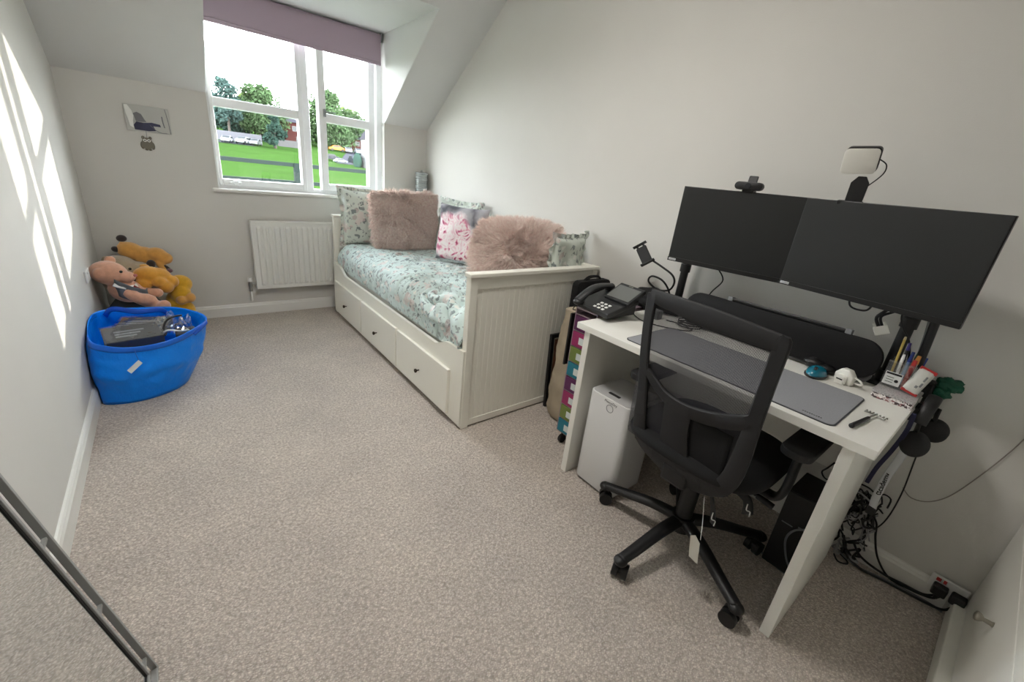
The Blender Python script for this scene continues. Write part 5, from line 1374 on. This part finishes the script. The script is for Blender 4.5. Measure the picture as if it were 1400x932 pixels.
cab('thin black cable hanging below the back panel of the desk', [(1.745, .20, .42), (1.74, .212, .39), (1.742, .222, .365), (1.745, .205, .345), (1.75, .18, .35)], .0028)

# black bag / footrest deep under the desk
# ------------------------------------------------------------------ office chair
CHX, CHY = 1.352, .492
chn = thing('office_chair', 'black mesh-back office chair drawn up to the desk', 'chair', (CHX, CHY, 0))
ang0 = [174, 243.6, 321, 30, 101.7]
for a_ in ang0:
    a = math.radians(a_); d = Vector((math.cos(a), math.sin(a), 0)); c0 = Vector((CHX, CHY, 0))
    p = MB()
    p.tube([c0 + d * .02 + Vector((0, 0, .125)), c0 + d * .12 + Vector((0, 0, .118)), c0 + d * .24 + Vector((0, 0, .092)), c0 + d * .315 + Vector((0, 0, .078))],
           lambda k: (.026 - .006 * k, .021 - .007 * k), 12, flat=(-d.y, d.x, 0))
    p.sph(c0 + d * .315 + Vector((0, 0, .074)), (.024, .024, .017))
    lg = obj('base_leg', p, M_black, chn)
    q = MB(); e = Vector((-d.y, d.x, 0)); e = (Matrix.Rotation(.5, 3, 'Z') @ e); cc = c0 + d * .305 + Vector((0, 0, .027))
    q.cyl(cc - e * .026, cc - e * .006, .0265, n=24); q.cyl(cc + e * .006, cc + e * .026, .0265, n=24); q.cyl(cc - e * .008, cc + e * .008, .012)
    q.cyl(cc + Vector((0, 0, .0)), cc + Vector((0, 0, .05)), .008)
    hood = MB().sph(cc + Vector((0, 0, .010)), (.026, .026, .024))
    cs_ = obj('caster', q, M_black, lg, smooth_angle=40)
col = MB(); col.cyl((CHX, CHY, .085), (CHX, CHY, .145), .042); col.cyl((CHX, CHY, .14), (CHX, CHY, .30), .030); col.cyl((CHX, CHY, .29), (CHX, CHY, .42), .018)
obj('gas_lift', col, M_black, chn, smooth_angle=40)
mc = MB(); mc.box(CHX - .12, CHX + .09, CHY - .07, CHY + .07, .395, .435, bev=.01); mc.box(CHX - .19, CHX - .10, CHY - .045, CHY + .045, .365, .430, bev=.012)
mc.cyl((CHX - .02, CHY - .07, .405), (CHX - .02, CHY - .20, .395), .006); mc.cyl((CHX - .02, CHY - .20, .395), (CHX - .02, CHY - .25, .388), .010)
obj('tilt_mechanism', mc, M_black, chn)
# seat cushion
def seat_fn(u, v):
    a = 2 * PI * u; k = (v - .5) * PI
    cx, cy = math.cos(a), math.sin(a)
    x = math.copysign(abs(cx) ** .55, cx); y = math.copysign(abs(cy) ** .55, cy)
    r = max(0, math.cos(k)) ** .35
    return (CHX + .01 + x * .225 * r, CHY + y * .235 * r, .475 + math.sin(k) * .036)
obj('seat', MB().grid(seat_fn, 56, 16, close_u=True), M_dkfabric, chn)
# back: coordinates (y, z) in the plane of the back, slight curve in x
CR = math.radians(3.0)
def bk3(y, z, off=0.0):
    t = (z - .45) / .52
    x = 1.165 - .012 * math.sin(PI * max(0, min(1, t))) - .010 * t + .10 * ((y - .49)) ** 2 * 1.6 + off
    if z < .45: x += (.45 - z) * .35
    x += (y - .49) * .06
    return Vector((x, y, z))
def strip(mb, cl, th=.016, off=0.0):
    """cl: list of (y,z,halfwidth) along a centre line, flat bar in the plane of the back"""
    P = []; n = 40
    L = [Vector((a, b_, c_)) for a, b_, c_ in cl]
    pts_ = []
    for i in range(len(L) - 1):
        a = L[max(i - 1, 0)]; b_ = L[i]; c_ = L[i + 1]; d_ = L[min(i + 2, len(L) - 1)]
        for k in range(8):
            t = k / 8; pts_.append(.5 * ((2 * b_) + (c_ - a) * t + (2 * a - 5 * b_ + 4 * c_ - d_) * t * t + (3 * b_ - a - 3 * c_ + d_) * t ** 3))
    pts_.append(L[-1])
    b = bmesh.new(); rings = []
    for i, p in enumerate(pts_):
        q = pts_[min(i + 1, len(pts_) - 1)] - pts_[max(i - 1, 0)]; tn = Vector((q.x, q.y)).normalized(); nn = Vector((-tn.y, tn.x)); hw = p.z
        prof = [(-1, -.55), (-.8, -1), (.8, -1), (1, -.55), (1, .55), (.8, 1), (-.8, 1), (-1, .55)]
        rings.append([b.verts.new(bk3(p.x + nn.x * hw * u, p.y + nn.y * hw * u, off + v * th / 2)) for u, v in prof])
    for i in range(len(rings) - 1):
        for k in range(8): b.faces.new((rings[i][k], rings[i][(k + 1) % 8], rings[i + 1][(k + 1) % 8], rings[i + 1][k]))
    b.faces.new(rings[0]); b.faces.new(rings[-1][::-1])
    mb._add(b); return mb
fr = MB()
strip(fr, [(.716, .955, .019), (.708, .86, .017), (.692, .76, .017), (.672, .66, .018), (.660, .57, .022), (.652, .50, .026), (.632, .445, .024), (.59, .415, .022)])      # left side
strip(fr, [(.316, .956, .012), (.317, .935, .020), (.316, .85, .019), (.316, .72, .020), (.318, .60, .024), (.326, .52, .026), (.345, .465, .026), (.38, .43, .024)])  # right side
strip(fr, [(.722, .948, .020), (.62, .944, .026), (.51, .940, .030), (.40, .936, .028), (.322, .934, .024)])                                       # top
strip(fr, [(.668, .708, .010), (.632, .682, .016), (.585, .655, .018), (.51, .645, .020), (.42, .662, .022), (.335, .700, .022), (.312, .735, .014)])                    # curved brace
strip(fr, [(.655, .455, .014), (.60, .430, .030), (.52, .410, .036), (.44, .415, .036), (.37, .440, .030)])                                        # bottom
strip(fr, [(.530, .655, .050), (.525, .58, .046), (.515, .50, .052), (.505, .425, .062)])                                                          # spine panel
obj('back_frame', fr, mat('charcoal_chair_frame', (21, 21, 24), rough=.6), chn, smooth_angle=40)
ms_ = MB().grid(lambda u, v: bk3(.325 + u * .385, .435 + v * .50, .012), 24, 30)
obj('mesh_panel', ms_, M_mesh, chn)
lb = MB().grid(lambda u, v: bk3(.355 + u * .125, .47 + v * .165, .018), 10, 10)
obj('lumbar_pad', lb, M_dkfabric, chn, mods=[('SOLIDIFY', dict(thickness=.012))])
jb = MB(); jb.tube([bk3(.50, .45, .01), (1.19, .495, .40), (1.22, .494, .385), (1.28, .493, .40)], (.045, .014), 12, flat=(0, 1, 0)); jb.cyl((1.205, .44, .39), (1.205, .55, .39), .022)
obj('back_bracket', jb, M_black, chn)
kn = MB(); kn.cyl((1.205, .43, .39), (1.205, .405, .39), .018, .014)
obj('tension_knob', kn, M_black, chn)
# arms
for sgn, yb in ((1, CHY + .262), (-1, CHY - .262)):
    am = MB()
    am.tube([(CHX - .03, CHY + sgn * .18, .435), (CHX - .03, yb - sgn * .02, .430), (CHX - .03, yb, .47), (CHX - .02, yb, .56), (CHX - .01, yb, .602)], (.024, .012), 10, flat=(1, 0, 0))
    obj('arm_support', am, M_black, chn)
    pad = MB().prism(rrect(CHX - .10, CHX + .145, yb - .042, yb + .042, .035, 8), 2, .604, .630, bev=.007)
    obj('arm_pad', pad, M_blackmat, chn, smooth_angle=40)
# paper tag hung from the back
tgm = MB(); TG = frame_axes((1.19, .385, .178), (.10, -.42, -.50), (-.05, .25, -.80))
tgm = MB().prism([(-.020, -.040), (.016, -.046), (.022, .030), (.004, .048), (-.016, .036)], 2, -.0005, .0005, M=frame_axes((1.195, .372, .180), (-.25, -.9, .25), (-.1, -.30, .94)))
tg = obj('paper_tag', tgm, mat('tag_card', (200, 196, 184), rough=.7), chn)
obj('tag_string', MB().tube([(1.195, .362, .225), (1.20, .375, .29), (1.22, .40, .36)], .0012, 6), M_white, tg)
for (a, b_, c_) in (((1.235, .365, .315), (1.230, .350, .275), (1.27, .42, .40)), ((1.30, .30, .37), (1.295, .285, .335), (1.32, .40, .41))):
    lv = obj('lever', MB().tube([c_, ((a[0] + c_[0]) / 2, (a[1] + c_[1]) / 2, (a[2] + c_[2]) / 2), (a[0] + .012, a[1] + .008, a[2] + .004), (b_[0] + .012, b_[1] + .008, b_[2] - .004)], lambda k: (.006 + .012 * k, .005), 10), M_black, chn)
    obj('lever_mark', MB().tube([a, ((a[0] + b_[0]) / 2 - .004, (a[1] + b_[1]) / 2 + .004, (a[2] + b_[2]) / 2), ((a[0] + b_[0]) / 2 + .002, (a[1] + b_[1]) / 2 - .006, (a[2] + b_[2]) / 2 - .004), b_], .0018, 6), M_white, lv)

# ------------------------------------------------------------------ chest of drawers at the near right
CY = -.246; cx0, cx1 = .98, 1.925
cs = thing('chest_of_drawers', 'white chest with a small round metal knob at the near end of the room', 'chest', (1.45, -.45, 0))
M_chest = mat('white_chest_paint', (238, 237, 230), rough=.45)
obj('carcass', MB().box(cx0, cx1, -.70, CY - .020, .0, 1.0), M_chest, cs)
obj('plinth', MB().box(cx0, cx1 - .0, CY - .022, CY + .030, 0, .082, bev=.006), M_chest, cs)
obj('top', MB().box(cx0 - .01, cx1, -.71, CY + .012, 1.0, 1.022, bev=.004), M_chest, cs)
for k, (z0, z1) in enumerate(((.086, .440), (.445, .997))):
    dd = obj('door', MB().box(cx0 + .002, cx1 - .004, CY - .021, CY, z0, z1, bev=.0015), M_chest, cs)
    kx = 1.50; kz = .315 if k == 0 else .90
    obj('knob', MB().lathe([(.008, 0), (.006, .004), (.0055, .018), (.011, .024), (.0135, .030), (.011, .034), (.004, .036)], M=Matrix.Translation((kx, CY, kz)) @ Matrix.Rotation(-PI / 2, 4, 'X'), n=20), mat('satin_nickel', (150, 146, 136), rough=.3, metal=1), dd)

# ------------------------------------------------------------------ light
W = bpy.data.worlds.new('sky'); bpy.context.scene.world = W; W.use_nodes = True
nt = W.node_tree; bg_ = nt.nodes['Background']
# hazy white sky, brightest in the band above the horizon
tcw = nt.nodes.new('ShaderNodeTexCoord'); sxw = nt.nodes.new('ShaderNodeSeparateXYZ'); rw = nt.nodes.new('ShaderNodeValToRGB')
nt.links.new(tcw.outputs['Generated'], sxw.inputs[0]); nt.links.new(sxw.outputs[2], rw.inputs['Fac'])
ew = rw.color_ramp.elements; ew[0].position = 0.0; ew[0].color = (.98, .98, 1, 1); ew[1].position = .85; ew[1].color = (.16, .18, .22, 1)
kw = ew.new(.38); kw.color = (.80, .84, .90, 1)
nt.links.new(rw.outputs[0], bg_.inputs[0])
bg_.inputs[1].default_value = 5.6
sun = bpy.data.lights.new('sun', 'SUN'); so_ = bpy.data.objects.new('sun', sun); C.objects.link(so_)
sd = Vector((-1, -.88, -.366)).normalized()
so_.rotation_euler = sd.to_track_quat('-Z', 'Y').to_euler()
sun.energy = 1.15; sun.color = (1, .93, .80); sun.angle = math.radians(.6)

# fill lamp added on the ceiling, out of view, to brighten the room
M_fillglow = mat('fill_lamp_glow', (240, 238, 230), rough=.4)
M_fillglow.node_tree.nodes['Principled BSDF'].inputs['Emission Color'].default_value = (1, .955, .90, 1)
M_fillglow.node_tree.nodes['Principled BSDF'].inputs['Emission Strength'].default_value = 15.5
cl_ = thing('fill_lamp', 'added round fill lamp on the flat ceiling, unseen, brightening the room', 'lamp', (.62, 1.20, ZC))
obj('rim', MB().lathe([(.17, -.03), (.19, -.03), (.19, 0), (.17, 0)], (.62, 1.20, ZC)), M_white, cl_)
obj('fill_bowl', MB().lathe([(.001, -.085), (.08, -.078), (.14, -.055), (.17, -.02)], (.62, 1.20, ZC)), M_fillglow, cl_)
sc_ = bpy.context.scene
sc_.view_settings.view_transform = 'Standard'; sc_.view_settings.look = 'None'
sc_.view_settings.gamma = 1; sc_.view_settings.use_curve_mapping = False
sc_.view_settings.exposure = 2.3
